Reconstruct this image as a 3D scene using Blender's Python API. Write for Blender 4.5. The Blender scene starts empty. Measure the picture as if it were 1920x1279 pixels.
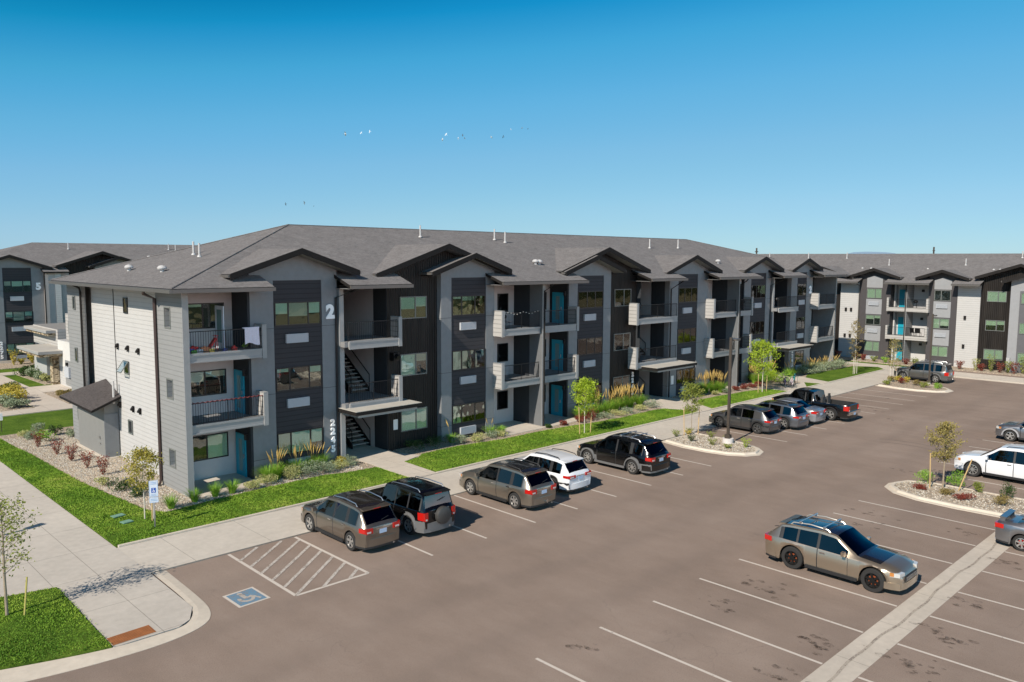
import bpy, bmesh, math, random
from mathutils import Vector, Matrix
R = math.radians
rnd = random.Random(7)
scene = bpy.context.scene
col = scene.collection

# ------------------------------------------------------------------ materials
MATS = {}
class N:
    def __init__(s, name):
        s.m = bpy.data.materials.new(name); s.m.use_nodes = True
        s.t = s.m.node_tree; s.b = s.t.nodes['Principled BSDF']; s.o = s.t.nodes['Material Output']
    def n(s, ty, **k):
        x = s.t.nodes.new(ty)
        for a, v in k.items():
            if a.startswith('i_'):
                x.inputs[a[2:].replace('_', ' ')].default_value = v
            else: setattr(x, a, v)
        return x
    def l(s, a, b): s.t.links.new(a, b)
    def math(s, op, a, b=None, c=None):
        x = s.n('ShaderNodeMath', operation=op)
        for i, v in enumerate((a, b, c)):
            if v is None: continue
            if isinstance(v, (int, float)): x.inputs[i].default_value = v
            else: s.l(v, x.inputs[i])
        return x.outputs[0]
    def noise(s, scale, detail=3, rough=.6, vec=None, sc=None):
        x = s.n('ShaderNodeTexNoise'); x.inputs['Scale'].default_value = scale
        x.inputs['Detail'].default_value = detail; x.inputs['Roughness'].default_value = rough
        v = vec or s.pos()
        if sc:
            mp = s.n('ShaderNodeMapping'); mp.inputs['Scale'].default_value = sc; s.l(v, mp.inputs[0]); v = mp.outputs[0]
        s.l(v, x.inputs['Vector']); return x.outputs['Fac']
    def pos(s):
        if not hasattr(s, '_p'): s._p = s.n('ShaderNodeNewGeometry').outputs['Position']
        return s._p
    def obj(s):
        if not hasattr(s, '_ob'): s._ob = s.n('ShaderNodeTexCoord').outputs['Object']
        return s._ob
    def xyz(s, v=None):
        x = s.n('ShaderNodeSeparateXYZ'); s.l(v or s.pos(), x.inputs[0]); return x.outputs
    def ramp(s, fac, stops):
        x = s.n('ShaderNodeValToRGB'); e = x.color_ramp.elements
        while len(e) < len(stops): e.new(.5)
        for q, (p, c) in zip(e, stops):
            q.position = p; q.color = (*c, 1) if len(c) == 3 else c
        s.l(fac, x.inputs[0]); return x.outputs[0]
    def mix(s, fac, a, b, mode='MIX'):
        x = s.n('ShaderNodeMix', data_type='RGBA', blend_type=mode)
        for i, v in ((0, fac), (6, a), (7, b)):
            if isinstance(v, (int, float)): x.inputs[i].default_value = v
            elif isinstance(v, tuple): x.inputs[i].default_value = (*v, 1)
            else: s.l(v, x.inputs[i])
        return x.outputs[2]
    def bump(s, h, st=.3, d=.02, base=None):
        x = s.n('ShaderNodeBump'); x.inputs['Strength'].default_value = st; x.inputs['Distance'].default_value = d
        s.l(h, x.inputs['Height'])
        if base: s.l(base, x.inputs['Normal'])
        s.l(x.outputs[0], s.b.inputs['Normal']); return x.outputs[0]
    def set(s, c=None, rough=.7, metal=0, spec=None, **k):
        if c is not None:
            if isinstance(c, tuple): s.b.inputs['Base Color'].default_value = (*c, 1)
            else: s.l(c, s.b.inputs['Base Color'])
        s.b.inputs['Roughness'].default_value = rough; s.b.inputs['Metallic'].default_value = metal
        if spec is not None: s.b.inputs['Specular IOR Level'].default_value = spec
        for a, v in k.items(): s.b.inputs[a.replace('_', ' ')].default_value = v
        return s.m

def vary(name, c, rough=.7, amt=.18, scale=3, fine=40, metal=0, bumpst=0, spec=None, sc=None):
    if name in MATS: return MATS[name]
    n = N(name)
    a = n.noise(scale, 4, sc=sc); b = n.noise(fine, 2, sc=sc)
    s = n.math('ADD', n.math('MULTIPLY', a, .6), n.math('MULTIPLY', b, .4))
    lo = tuple(v*(1-amt*1.6) for v in c); hi = tuple(min(1, v*(1+amt*1.6)) for v in c)
    n.set(n.ramp(s, [(.25, lo), (.75, hi)]), rough, metal, spec)
    if bumpst: n.bump(b, bumpst, .02)
    MATS[name] = n.m; return n.m

def lap(name, c, period=.19, rough=.75, line=.62, amt=.06):
    """horizontal lap siding: saw tooth bump and a thin shadow line under each board"""
    if name in MATS: return MATS[name]
    n = N(name); z = n.xyz()[2]
    f = n.math('FRACT', n.math('DIVIDE', z, period))
    a = n.noise(1.2, 3); b = n.noise(30, 2)
    s = n.math('ADD', n.math('MULTIPLY', a, .5), n.math('MULTIPLY', b, .5))
    base = n.ramp(s, [(.3, tuple(v*(1-amt) for v in c)), (.7, tuple(min(1, v*(1+amt)) for v in c))])
    ln = n.ramp(f, [(0, (line,)*3), (.13, (line*1.05,)*3), (.20, (1, 1, 1)), (1, (1, 1, 1))])
    n.set(n.mix(1, base, ln, 'MULTIPLY'), rough, 0, .18)
    n.bump(n.math('SUBTRACT', 1, f), .55, .02)
    MATS[name] = n.m; return n.m

def glassmat(name, tint=(.75, .85, .85), fac=.32, k=1.3):
    if name in MATS: return MATS[name]
    n = N(name); t = n.t; t.nodes.remove(n.b)
    tr = n.n('ShaderNodeBsdfTransparent'); tr.inputs[0].default_value = (*tint, 1)
    gl = n.n('ShaderNodeBsdfGlossy'); gl.inputs[0].default_value = (1, 1, 1, 1); gl.inputs['Roughness'].default_value = .015
    fr = n.n('ShaderNodeFresnel'); fr.inputs[0].default_value = 1.5
    w = n.noise(1.6, 1)
    bp = n.n('ShaderNodeBump'); bp.inputs['Strength'].default_value = .12; bp.inputs['Distance'].default_value = .05
    n.l(w, bp.inputs['Height']); n.l(bp.outputs[0], gl.inputs['Normal'])
    m = n.math('MINIMUM', n.math('ADD', n.math('MULTIPLY', fr.outputs[0], k), fac-.08), 1)
    mx = n.n('ShaderNodeMixShader'); n.l(m, mx.inputs[0]); n.l(tr.outputs[0], mx.inputs[1]); n.l(gl.outputs[0], mx.inputs[2])
    n.l(mx.outputs[0], n.o.inputs[0]); MATS[name] = n.m; return n.m

def paint(name, c, metal=.55, rough=.32, dust=.06):
    if name in MATS: return MATS[name]
    n = N(name); a = n.noise(3, 4); z = n.xyz()[2]
    d = n.math('MULTIPLY', n.math('SUBTRACT', 1, n.math('MINIMUM', n.math('DIVIDE', z, .9), 1)), .28)
    d = n.math('ADD', n.math('MULTIPLY', d, a), n.math('MULTIPLY', a, dust))
    n.set(n.mix(d, c, (.30, .27, .23)) if dust else n.mix(n.math('MULTIPLY', d, .3), c, (.30, .27, .23)), rough, metal, Coat_Weight=.8 if dust else .35, Coat_Roughness=.05)
    n.l(n.math('ADD', n.math('MULTIPLY', d, .5), rough), n.b.inputs['Roughness'])
    MATS[name] = n.m; return n.m

def plain(name, c, rough=.6, metal=0, **k):
    if name in MATS: return MATS[name]
    n = N(name); a = n.noise(9, 3)
    n.set(n.mix(n.math('MULTIPLY', a, .22), c, tuple(v*.6 for v in c)), rough, metal, **k); MATS[name] = n.m; return n.m

def leafmat(name, c1, c2, c3=None):
    if name in MATS: return MATS[name]
    n = N(name); a = n.noise(7, 2); b = n.noise(60, 1)
    s = n.math('ADD', n.math('MULTIPLY', a, .55), n.math('MULTIPLY', b, .45))
    st = [(.3, c1), (.52, c2), (.72, c3 or c2)]
    n.set(n.ramp(s, st), .55, 0, .3)
    n.b.inputs['Subsurface Weight'].default_value = 0
    tl = n.n('ShaderNodeBsdfTranslucent'); n.l(n.ramp(s, st), tl.inputs[0])
    mx = n.n('ShaderNodeMixShader'); mx.inputs[0].default_value = .22
    n.l(n.b.outputs[0], mx.inputs[1]); n.l(tl.outputs[0], mx.inputs[2]); n.l(mx.outputs[0], n.o.inputs[0])
    MATS[name] = n.m; return n.m

# siding and building skins
WHITE = lap('white lap siding', (.46, .452, .438), .225, line=.82)
WHITEP = vary('white smooth panel', (.50, .49, .485), .75, .05)
GREYLAP = lap('mid grey lap siding', (.245, .248, .245), .225, line=.80)
GREYP = vary('mid grey smooth panel', (.212, .222, .230), .75, .08, spec=.2)
GREYTRIM = vary('grey trim board', (.30, .30, .295), .65, .06)
CHARLAP = lap('charcoal lap siding', (.048, .046, .050), .25, line=.72)
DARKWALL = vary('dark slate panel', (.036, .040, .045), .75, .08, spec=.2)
def corrug():
    n = N('dark bronze ribbed metal'); x = n.xyz()
    u = n.math('ADD', x[0], x[1])
    f = n.math('SINE', n.math('MULTIPLY', u, 2*math.pi/.17))
    a = n.noise(2, 3, sc=(1, 1, .15))
    n.set(n.ramp(a, [(.3, (.013, .011, .010)), (.7, (.028, .0235, .020))]), .55, .0, .25)
    n.bump(f, .8, .03); return n.m
RIB = corrug()
BEIGE = vary('beige stucco', (.42, .38, .32), .8, .06)
def shingle(name, c):
    n = N(name); p = n.pos()
    a = n.noise(1.3, 4); b = n.noise(3.2, 5, .85, sc=(1, 1, 7)); d = n.noise(14, 3, .8, sc=(1, 1, 2.5))
    z = n.xyz()[2]
    f = n.math('FRACT', n.math('DIVIDE', z, .047))
    s = n.math('ADD', n.math('ADD', n.math('MULTIPLY', a, .16), n.math('MULTIPLY', b, .46)), n.math('MULTIPLY', d, .38))
    base = n.ramp(s, [(.38, tuple(v*.58 for v in c)), (.5, c), (.62, tuple(v*1.42 for v in c))])
    ln = n.ramp(f, [(0, (.60,)*3), (.25, (1, 1, 1)), (1, (1.0,)*3)])
    n.set(n.mix(.7, base, ln, 'MULTIPLY'), .95, 0, .15)
    n.bump(n.math('ADD', s, n.math('MULTIPLY', f, -.3)), .5, .03); return n.m
SHINGLE = shingle('weathered grey asphalt shingles', (.180, .170, .167))
SHINGLED = shingle('dark brown asphalt shingles', (.075, .066, .064))
FASCIA = vary('dark fascia board', (.018, .016, .015), .7, .08, spec=.15)
GUTTER = vary('gutter metal', (.13, .12, .11), .4, .06, metal=.3)
SOFFIT = vary('soffit board', (.22, .22, .22), .7, .05)
CANOPY = vary('canopy concrete top', (.44, .41, .36), .85, .08, 1.5, 25)
BLACKM = plain('black painted metal', (.012, .012, .013), .45, .3)
FRAMEB = plain('dark window frame', (.012, .013, .014), .4)
FRAMEG = plain('grey window frame', (.16, .17, .16), .4)
ROOM = plain('dark room behind glass', (.012, .013, .014), .9)
BLINDG = plain('pale green blind', (.60, .71, .62), .9)
BLINDW = plain('white blind', (.80, .80, .78), .9)
GLASS = glassmat('window glass', (.88, .94, .90), .13)
CARGLASS = glassmat('car glass', (.06, .075, .085), .11, .9)
TEAL = plain('teal painted door', (.012, .33, .46), .35)
TEALG = plain('door glass insert', (.18, .30, .30), .15)
ACW = plain('white metal grille', (.47, .49, .52), .5)
STAIRM = plain('stair concrete tread', (.38, .37, .35), .8)
WHITEL = plain('white lettering', (.95, .95, .95), .5, Emission_Strength=0)
PVC = plain('white vent pipe plastic', (.50, .49, .48), .5)
STEEL = plain('brushed steel', (.55, .55, .56), .3, .9)
CHROME = plain('chrome', (.8, .8, .8), .12, 1)

def concrete(name, c, joint=None, ox=0, oy=0, sx=1.5, sy=1.5):
    n = N(name); a = n.noise(.35, 4); b = n.noise(4, 3); d = n.noise(60, 2)
    s = n.math('ADD', n.math('ADD', n.math('MULTIPLY', a, .45), n.math('MULTIPLY', b, .35)), n.math('MULTIPLY', d, .2))
    base = n.ramp(s, [(.3, tuple(v*.80 for v in c)), (.7, tuple(v*1.13 for v in c))])
    if joint:
        x = n.xyz()
        fx = n.math('FRACT', n.math('DIVIDE', n.math('ADD', x[0], ox+1000*sx), sx)); fy = n.math('FRACT', n.math('DIVIDE', n.math('ADD', x[1], oy+1000*sy), sy))
        jx = n.math('LESS_THAN', fx, joint/sx); jy = n.math('LESS_THAN', fy, joint/sy)
        base = n.mix(n.math('MULTIPLY', n.math('MAXIMUM', jx, jy), .55), base, (.12, .11, .09))
    n.set(base, .9, 0, .25); n.bump(d, .2, .01); return n.m
WALKC = concrete('sidewalk concrete', (.505, .46, .405), .025, -10.0+.0, -.35, 1.43, 2.9)
FRONTC = concrete('front walkway concrete', (.535, .485, .42), .022, .4, -28.34, 3.0, 3.36)
PATHC = concrete('path concrete', (.56, .495, .42), .02, 0, 0, 1.8, 1.8)
KERBC = concrete('kerb concrete', (.60, .53, .44))
GUTC = concrete('valley gutter concrete', (.52, .46, .39), .02, 0, 500, 3.1, 1000)
def asphalt():
    n = N('worn brown grey asphalt')
    a = n.noise(.12, 5, .65); a2 = n.noise(.9, 4, .7, sc=(1, .35, 1)); d = n.noise(55, 3, .8); e = n.noise(220, 1)
    s = n.math('ADD', n.math('ADD', n.math('MULTIPLY', a, .42), n.math('MULTIPLY', a2, .26)), n.math('ADD', n.math('MULTIPLY', d, .20), n.math('MULTIPLY', e, .12)))
    base = n.ramp(s, [(.34, (.198, .148, .117)), (.5, (.265, .202, .164)), (.66, (.328, .258, .213))])
    sp = n.math('GREATER_THAN', n.noise(38, 1, .5), .64); base = n.mix(n.math('MULTIPLY', sp, .28), base, (.42, .36, .31))
    sp2 = n.math('LESS_THAN', n.noise(30, 1, .5), .36); base = n.mix(n.math('MULTIPLY', sp2, .30), base, (.10, .08, .068))
    yy = n.math('ADD', n.xyz()[1], n.math('MULTIPLY', n.noise(.08, 3), 3.0)); bd = n.math('SINE', n.math('MULTIPLY', yy, 1.9)); bd2 = n.math('MULTIPLY', n.math('MAXIMUM', bd, 0), n.noise(.25, 4, .7, sc=(.4, 2.5, 1)))
    base = n.mix(n.math('MULTIPLY', bd2, .34), base, (.15, .118, .10))
    # faint tyre darkening bands along the aisle and hairline cracks
    v = n.n('ShaderNodeTexVoronoi', feature='DISTANCE_TO_EDGE'); v.inputs['Scale'].default_value = .16
    wv = n.n('ShaderNodeVectorMath', operation='ADD'); nz = n.n('ShaderNodeTexNoise'); nz.inputs['Scale'].default_value = .6; nz.inputs['Detail'].default_value = 5
    n.l(n.pos(), nz.inputs['Vector']); sc = n.n('ShaderNodeVectorMath', operation='SCALE'); sc.inputs['Scale'].default_value = 3.0
    n.l(nz.outputs['Color'], sc.inputs[0]); n.l(n.pos(), wv.inputs[0]); n.l(sc.outputs[0], wv.inputs[1]); n.l(wv.outputs[0], v.inputs['Vector'])
    ck = n.math('MULTIPLY', n.math('LESS_THAN', v.outputs['Distance'], .0035), n.math('MULTIPLY', n.math('GREATER_THAN', a, .56), .12))
    base = n.mix(ck, base, (.05, .042, .036))
    n.set(base, .93, 0, .2); n.bump(n.math('ADD', d, e), .35, .012); return n.m
ASPH = asphalt()
def lawnmat(name, c1, c2, c3):
    n = N(name); a = n.noise(.55, 4, .6); b = n.noise(5, 4, .7); d = n.noise(70, 2)
    s = n.math('ADD', n.math('ADD', n.math('MULTIPLY', a, .40), n.math('MULTIPLY', b, .36)), n.math('MULTIPLY', d, .24))
    n.set(n.ramp(s, [(.38, c1), (.5, c2), (.62, c3)]), .95, 0, .1); n.bump(n.math('ADD', b, d), .8, .05); return n.m
LAWN = lawnmat('mown lawn', (.055, .105, .012), (.10, .175, .020), (.17, .24, .035))
FIELD = lawnmat('dry prairie', (.16, .14, .07), (.27, .23, .12), (.21, .20, .10))
def blademat():
    n = N('grass blades'); a = n.noise(.30, 4, .6); b = n.noise(1.6, 4, .7); d = n.noise(90, 1)
    s = n.math('ADD', n.math('ADD', n.math('MULTIPLY', a, .5), n.math('MULTIPLY', b, .30)), n.math('MULTIPLY', d, .20))
    n.set(n.ramp(s, [(.38, (.065, .145, .012)), (.46, (.125, .235, .019)), (.53, (.195, .305, .028)), (.60, (.30, .37, .06)), (.68, (.38, .37, .10))]), .7, 0, .2); return n.m
BLADE = blademat()
def gravel(name, c):
    n = N(name); v = n.n('ShaderNodeTexVoronoi'); v.inputs['Scale'].default_value = 14; n.l(n.pos(), v.inputs['Vector'])
    v2 = n.n('ShaderNodeTexVoronoi'); v2.inputs['Scale'].default_value = 31; n.l(n.pos(), v2.inputs['Vector'])
    cr = n.n('ShaderNodeSeparateColor'); n.l(v.outputs['Color'], cr.inputs[0]); cr2 = n.n('ShaderNodeSeparateColor'); n.l(v2.outputs['Color'], cr2.inputs[0])
    s = n.math('ADD', n.math('MULTIPLY', cr.outputs[0], .55), n.math('MULTIPLY', cr2.outputs[0], .45))
    base = n.ramp(s, [(.15, tuple(q*.5 for q in c)), (.5, c), (.9, tuple(min(1, q*1.45) for q in c))])
    n.set(base, .9, 0, .2); n.bump(n.math('SUBTRACT', 1, v.outputs['Distance']), 1, .06); return n.m
GRAVEL = gravel('pale river gravel', (.43, .35, .265))
GRAVELS = [vary('pebble tan', (.42, .37, .29), .8, .2), vary('pebble grey', (.30, .28, .25), .8, .2), vary('pebble pale', (.55, .51, .44), .8, .1)]
def paintline(name, c, wear=.46):
    n = N(name); a = n.noise(16, 5, .75); b = n.noise(2.5, 3)
    s = n.math('ADD', n.math('MULTIPLY', a, .75), n.math('MULTIPLY', b, .25))
    n.set(n.ramp(s, [(wear-.06, (.22, .185, .16)), (wear, c), (1, c)]), .85, 0, .2); return n.m
LINE = paintline('worn white road paint', (.56, .50, .44), .42)
LINEW = paintline('very worn white road paint', (.52, .47, .42), .50)
BLUEP = paintline('worn blue road paint', (.13, .24, .34), .49)

# ------------------------------------------------------------------ mesh builder
class MB:
    def __init__(s): s.v = []; s.f = []; s.m = []
    def add(s, vs, fs, m=0):
        o = len(s.v); s.v += [tuple(p) for p in vs]; s.f += [tuple(i+o for i in f) for f in fs]; s.m += [m]*len(fs); return s
    def box(s, x0, x1, y0, y1, z0, z1, m=0):
        x0, x1 = min(x0, x1), max(x0, x1); y0, y1 = min(y0, y1), max(y0, y1); z0, z1 = min(z0, z1), max(z0, z1)
        return s.add([(x0, y0, z0), (x1, y0, z0), (x1, y1, z0), (x0, y1, z0), (x0, y0, z1), (x1, y0, z1), (x1, y1, z1), (x0, y1, z1)],
                     [(0, 3, 2, 1), (4, 5, 6, 7), (0, 1, 5, 4), (1, 2, 6, 5), (2, 3, 7, 6), (3, 0, 4, 7)], m)
    def prism(s, poly, z0, z1, m=0, side=None):
        n = len(poly)
        if sum(poly[i][0]*poly[(i+1) % n][1]-poly[(i+1) % n][0]*poly[i][1] for i in range(n)) < 0: poly = poly[::-1]
        s.add([(x, y, z0) for x, y in poly]+[(x, y, z1) for x, y in poly], [tuple(range(2*n-1, n-1, -1))[::-1]], m)
        o = len(s.v)-2*n
        s.f += [tuple(o+n-1-i for i in range(n))]; s.m += [m]
        for i in range(n):
            j = (i+1) % n; s.f.append((o+i, o+j, o+n+j, o+n+i)); s.m.append(m if side is None else side)
        return s
    def prof(s, pts, a0, a1, axis='y', m=0):
        """extrude a 2-D profile; axis y: pts are (x,z), axis x: pts are (y,z)"""
        n = len(pts); f = (lambda p, a: (p[0], a, p[1])) if axis == 'y' else (lambda p, a: (a, p[0], p[1]))
        return s.add([f(p, a0) for p in pts]+[f(p, a1) for p in pts], [tuple(range(n))[::-1], tuple(range(n, 2*n))]+[(i, (i+1) % n, n+(i+1) % n, n+i) for i in range(n)], m)
    def tube(s, pts, r, n=8, m=0, cap=True):
        pts = [Vector(p) for p in pts]; rs = r if isinstance(r, (list, tuple)) else [r]*len(pts); o = len(s.v); N_ = len(pts)
        for i, p in enumerate(pts):
            d = (pts[min(i+1, N_-1)]-pts[max(i-1, 0)]).normalized()
            a = d.cross(Vector((0, 0, 1)) if abs(d.z) < .95 else Vector((1, 0, 0))).normalized(); b = d.cross(a)
            for k in range(n):
                t = 2*math.pi*k/n; s.v.append(tuple(p+(a*math.cos(t)+b*math.sin(t))*rs[i]))
        for i in range(N_-1):
            for k in range(n):
                s.f.append((o+i*n+k, o+i*n+(k+1) % n, o+(i+1)*n+(k+1) % n, o+(i+1)*n+k)); s.m.append(m)
        if cap:
            s.f.append(tuple(o+k for k in range(n))[::-1]); s.m.append(m); s.f.append(tuple(o+(N_-1)*n+k for k in range(n))); s.m.append(m)
        return s
    def lathe(s, prof, c=(0, 0, 0), axis='z', n=20, m=0):
        o = len(s.v); k = len(prof)
        for r, h in prof:
            for i in range(n):
                t = 2*math.pi*i/n; a, b = r*math.cos(t), r*math.sin(t)
                p = (a, b, h) if axis == 'z' else ((h, a, b) if axis == 'x' else (a, h, b))
                s.v.append((p[0]+c[0], p[1]+c[1], p[2]+c[2]))
        for j in range(k-1):
            for i in range(n):
                s.f.append((o+j*n+i, o+j*n+(i+1) % n, o+(j+1)*n+(i+1) % n, o+(j+1)*n+i)); s.m.append(m)
        return s
    def weld(s, d=4):
        key = {}; mp = []; vs = []
        for v in s.v:
            k = (round(v[0], d), round(v[1], d), round(v[2], d))
            if k not in key: key[k] = len(vs); vs.append(v)
            mp.append(key[k])
        fs, ms = [], []
        for f, m in zip(s.f, s.m):
            g = []
            for i in f:
                if mp[i] not in g: g.append(mp[i])
            if len(g) > 2: fs.append(tuple(g)); ms.append(m)
        s.v, s.f, s.m = vs, fs, ms; return s
    def split(s, weld=False):
        """one builder per connected piece"""
        if weld: s.weld()
        par = list(range(len(s.v)))
        def find(a):
            while par[a] != a: par[a] = par[par[a]]; a = par[a]
            return a
        for f in s.f:
            for i in f[1:]: par[find(i)] = find(f[0])
        out = {}
        for f, m in zip(s.f, s.m):
            r_ = find(f[0]); b, mp = out.setdefault(r_, (MB(), {}))
            g = []
            for i in f:
                if i not in mp: mp[i] = len(b.v); b.v.append(s.v[i])
                g.append(mp[i])
            b.f.append(tuple(g)); b.m.append(m)
        return [b for b, _ in out.values()]
    def pieces(s, name, mats, parent=None, org=(0, 0, 0), weld=False, **k):
        return [b.build(name, mats, parent, org, **k) for b in s.split(weld)]
    def build(s, name, mats, parent=None, org=(0, 0, 0), smooth=None, label=None, cat=None, group=None, kind=None, fix=True, local=False):
        me = bpy.data.meshes.new(name)
        sub_ = (0, 0, 0) if local else org
        me.from_pydata([(v[0]-sub_[0], v[1]-sub_[1], v[2]-sub_[2]) for v in s.v], [], s.f)
        for m in (mats if isinstance(mats, (list, tuple)) else [mats]): me.materials.append(m)
        if any(s.m): me.polygons.foreach_set('material_index', s.m)
        if fix:
            b = bmesh.new(); b.from_mesh(me); bmesh.ops.recalc_face_normals(b, faces=b.faces); b.to_mesh(me); b.free()
        if smooth is not None:
            me.polygons.foreach_set('use_smooth', [True]*len(me.polygons)); me.set_sharp_from_angle(angle=R(smooth))
        me.update()
        o = bpy.data.objects.new(name, me); col.objects.link(o)
        if parent is not None: o.parent = parent
        else: o.location = org
        return tag(o, label, cat, group, kind)

def tag(o, label=None, cat=None, group=None, kind=None):
    if label: o['label'] = label
    if cat: o['category'] = cat
    if group: o['group'] = group
    if kind: o['kind'] = kind
    return o
def thing(name, loc, label, cat, group=None, rotz=0):
    o = bpy.data.objects.new(name, None); col.objects.link(o); o.location = loc; o.rotation_euler = (0, 0, rotz)
    o.empty_display_size = .3
    return tag(o, label, cat, group)
def copy_tree(o, loc, rotz=0, scale=1, label=None, group=None):
    def rec(a, par):
        c = a.copy(); col.objects.link(c); c.parent = par
        for ch in a.children: rec(ch, c)
        return c
    c = rec(o, None); c.location = loc; c.rotation_euler = (0, 0, rotz)
    c.scale = (scale,)*3 if isinstance(scale, (int, float)) else scale
    if label: c['label'] = label
    if group: c['group'] = group
    return c
def text_mesh(txt, size, depth=.02, bold=.0, spacing=1.0):
    cu = bpy.data.curves.new('lettering', 'FONT'); cu.body = txt; cu.size = size; cu.extrude = depth; cu.offset = bold
    cu.align_x = 'CENTER'; cu.align_y = 'CENTER'; cu.space_line = spacing
    o = bpy.data.objects.new('lettering', cu); col.objects.link(o)
    dg = bpy.context.evaluated_depsgraph_get(); me = bpy.data.meshes.new_from_object(o.evaluated_get(dg))
    bpy.data.objects.remove(o); bpy.data.curves.remove(cu); return me
# ------------------------------------------------------------------ setting
def sheet(name, poly, z, mat, kind='structure', z0=None, side=None, label=None):
    b = MB(); b.prism(poly, z-.25 if z0 is None else z0, z, 0, 1 if side else None)
    return b.build(name, [mat, side] if side else [mat], kind=kind, label=label)
def flat(name, polys, z, mat, kind='structure'):
    b = MB()
    for p in polys: b.add([(x, y, z) for x, y in p], [tuple(range(len(p)))])
    o = b.build(name, [mat], kind=kind, fix=False)
    me = o.data
    if me.polygons[0].normal.z < 0: me.flip_normals()
    return o
def rect(x0, y0, x1, y1): return [(x0, y0), (x1, y0), (x1, y1), (x0, y1)]

# prairie sheet to the horizon
b = MB(); Rr = 14000
b.add([(Rr*math.cos(t*math.pi/24), Rr*math.sin(t*math.pi/24), -.06) for t in range(48)], [tuple(range(48))]); b.build('ground', [FIELD], kind='structure', fix=False)
flat('parking_lot', [rect(-60, -20, 130, 28.6)], 0.0, ASPH)
flat('prairie', [rect(-160, -76, 240, -20)], -.02, FIELD)
flat('parking_lot', [[(83.8, 28.6), (130, 28.6), (130, 19.0), (83.8, 19.0)]], 0.002, ASPH)
# turf under the far courtyards
flat('courtyard_lawn', [rect(2, 56.9, 150, 130)], -.01, LAWN)
flat('lawn_ground', [rect(88, -10, 130, 60)], -.02, LAWN)

# front walkway along the parking row
sheet('walkway', rect(9.95, 28.34, 84.4, 31.72), .05, FRONTC)
sheet('walkway', [(84.4, -30), (88.0, -30), (88.0, 60), (86.0, 60), (84.4, 31.72)], .052, PATHC)
sheet('gutter', rect(83.9, -30, 84.4, 28.34), .02, KERBC)
# left sidewalk, widened beyond the corner lawn
sheet('sidewalk', [(9.96, 28.3), (9.96, 66.5), (-8, 66.5), (-8, 29.2), (7.25, 29.15), (7.17, 23.46), (8.4, 23.46), (9.02, 23.46), (9.46, 23.74), (9.88, 24.57)], .06, WALKC)
# kerb and gutter pan curving round the ramp corner
def ribbon(a, c): return a + c[::-1]
inner = [(10.02, 28.3), (9.93, 24.57), (9.50, 23.70), (9.05, 23.40), (8.4, 23.42), (7.17, 23.42), (4.56, 24.20), (0.0, 25.9), (-14, 32)]
outer = [(10.49, 28.3), (10.39, 25.08), (10.25, 23.95), (9.78, 23.17), (8.59, 22.80), (7.13, 22.82), (4.92, 23.12), (0.0, 24.6), (-14.3, 30.6)]
def smoothline(p, k=3):
    for _ in range(k):
        q = [p[0]]
        for a, c in zip(p, p[1:]): q += [(a[0]*.75+c[0]*.25, a[1]*.75+c[1]*.25), (a[0]*.25+c[0]*.75, a[1]*.25+c[1]*.75)]
        p = q+[p[-1]]
    return p
si, so = smoothline(inner), smoothline(outer)
b = MB(); n_ = len(si)
for i in range(n_-1):
    ramp = 1 if i < n_*0.72 else 0
    za, zb = (.045 if ramp else .11), .012
    m1 = (si[i][0]*.62+so[i][0]*.38, si[i][1]*.62+so[i][1]*.38); m2 = (si[i+1][0]*.62+so[i+1][0]*.38, si[i+1][1]*.62+so[i+1][1]*.38)
    b.add([(*si[i], za), (*si[i+1], za), (*m2, za), (*m1, za)], [(0, 1, 2, 3)])
    b.add([(*m1, za), (*m2, za), (*so[i+1], zb), (*so[i], zb)], [(0, 1, 2, 3)])
    b.add([(*so[i], zb), (*so[i+1], zb), (*so[i+1], -.1), (*so[i], -.1)], [(0, 1, 2, 3)])
b.build('kerb', [KERBC], kind='structure')
RUST = vary('rusty cast iron tactile plate', (.30, .11, .035), .8, .22, 4, 60)
b = MB(); b.prism([(7.20, 24.14), (8.40, 24.20), (8.40, 23.60), (7.20, 23.58)], .05, .072)
for i in range(18):
    for j in range(8): b.box(7.27+i*.063, 7.30+i*.063, 23.64+j*.065, 23.67+j*.065, .07, .078)
b.build('tactile_plate', [RUST], label='rust brown truncated dome plate at the end of the sidewalk ramp', cat='tactile plate')

# lawns (all turf at z .10 with a narrow kerb toward the front walkway)
LAWNS = {
 'corner': [(4.58, 24.25), (5.0, 29.6), (7.22, 29.1), (7.13, 23.5)],
 'corner2': [(-13.8, 32.0), (0, 26.0), (4.58, 24.28), (5.0, 29.62), (-8, 29.6)],
 'left': [(10.0, 31.86), (9.98, 55.9), (11.23, 55.9), (11.35, 53.0), (11.55, 50.2), (11.66, 46.0), (11.78, 42.6), (12.15, 38.6), (12.5, 35.6), (12.93, 34.7), (14.83, 34.95), (18.06, 35.25), (21.2, 35.3), (22.2, 34.95), (24.0, 34.8), (24.0, 31.86)],
 'two': [(25.62, 31.86), (25.75, 34.72), (26.9, 35.0), (27.6, 35.5), (30.3, 35.6), (33.5, 35.1), (36.8, 35.1), (39.3, 34.9), (41.9, 34.5), (44.5, 34.35), (47.9, 34.5), (49.3, 34.3), (49.8, 33.2), (49.9, 31.86)],
 'three': [(51.9, 31.86), (52.87, 33.6), (54.2, 34.6), (56.8, 34.6), (61.3, 34.2), (62.8, 33.9), (63.6, 33.2), (63.8, 31.86)],
 'four': [(67.2, 31.9), (69.6, 33.3), (69.9, 31.9)],
 'five': [(71.5, 31.9), (72.6, 34.6), (74.6, 35.4), (84.3, 35.1), (85.6, 33.0), (84.3, 31.9)],
}
for k, p in LAWNS.items(): sheet('lawn', p, .10, LAWN)
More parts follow.
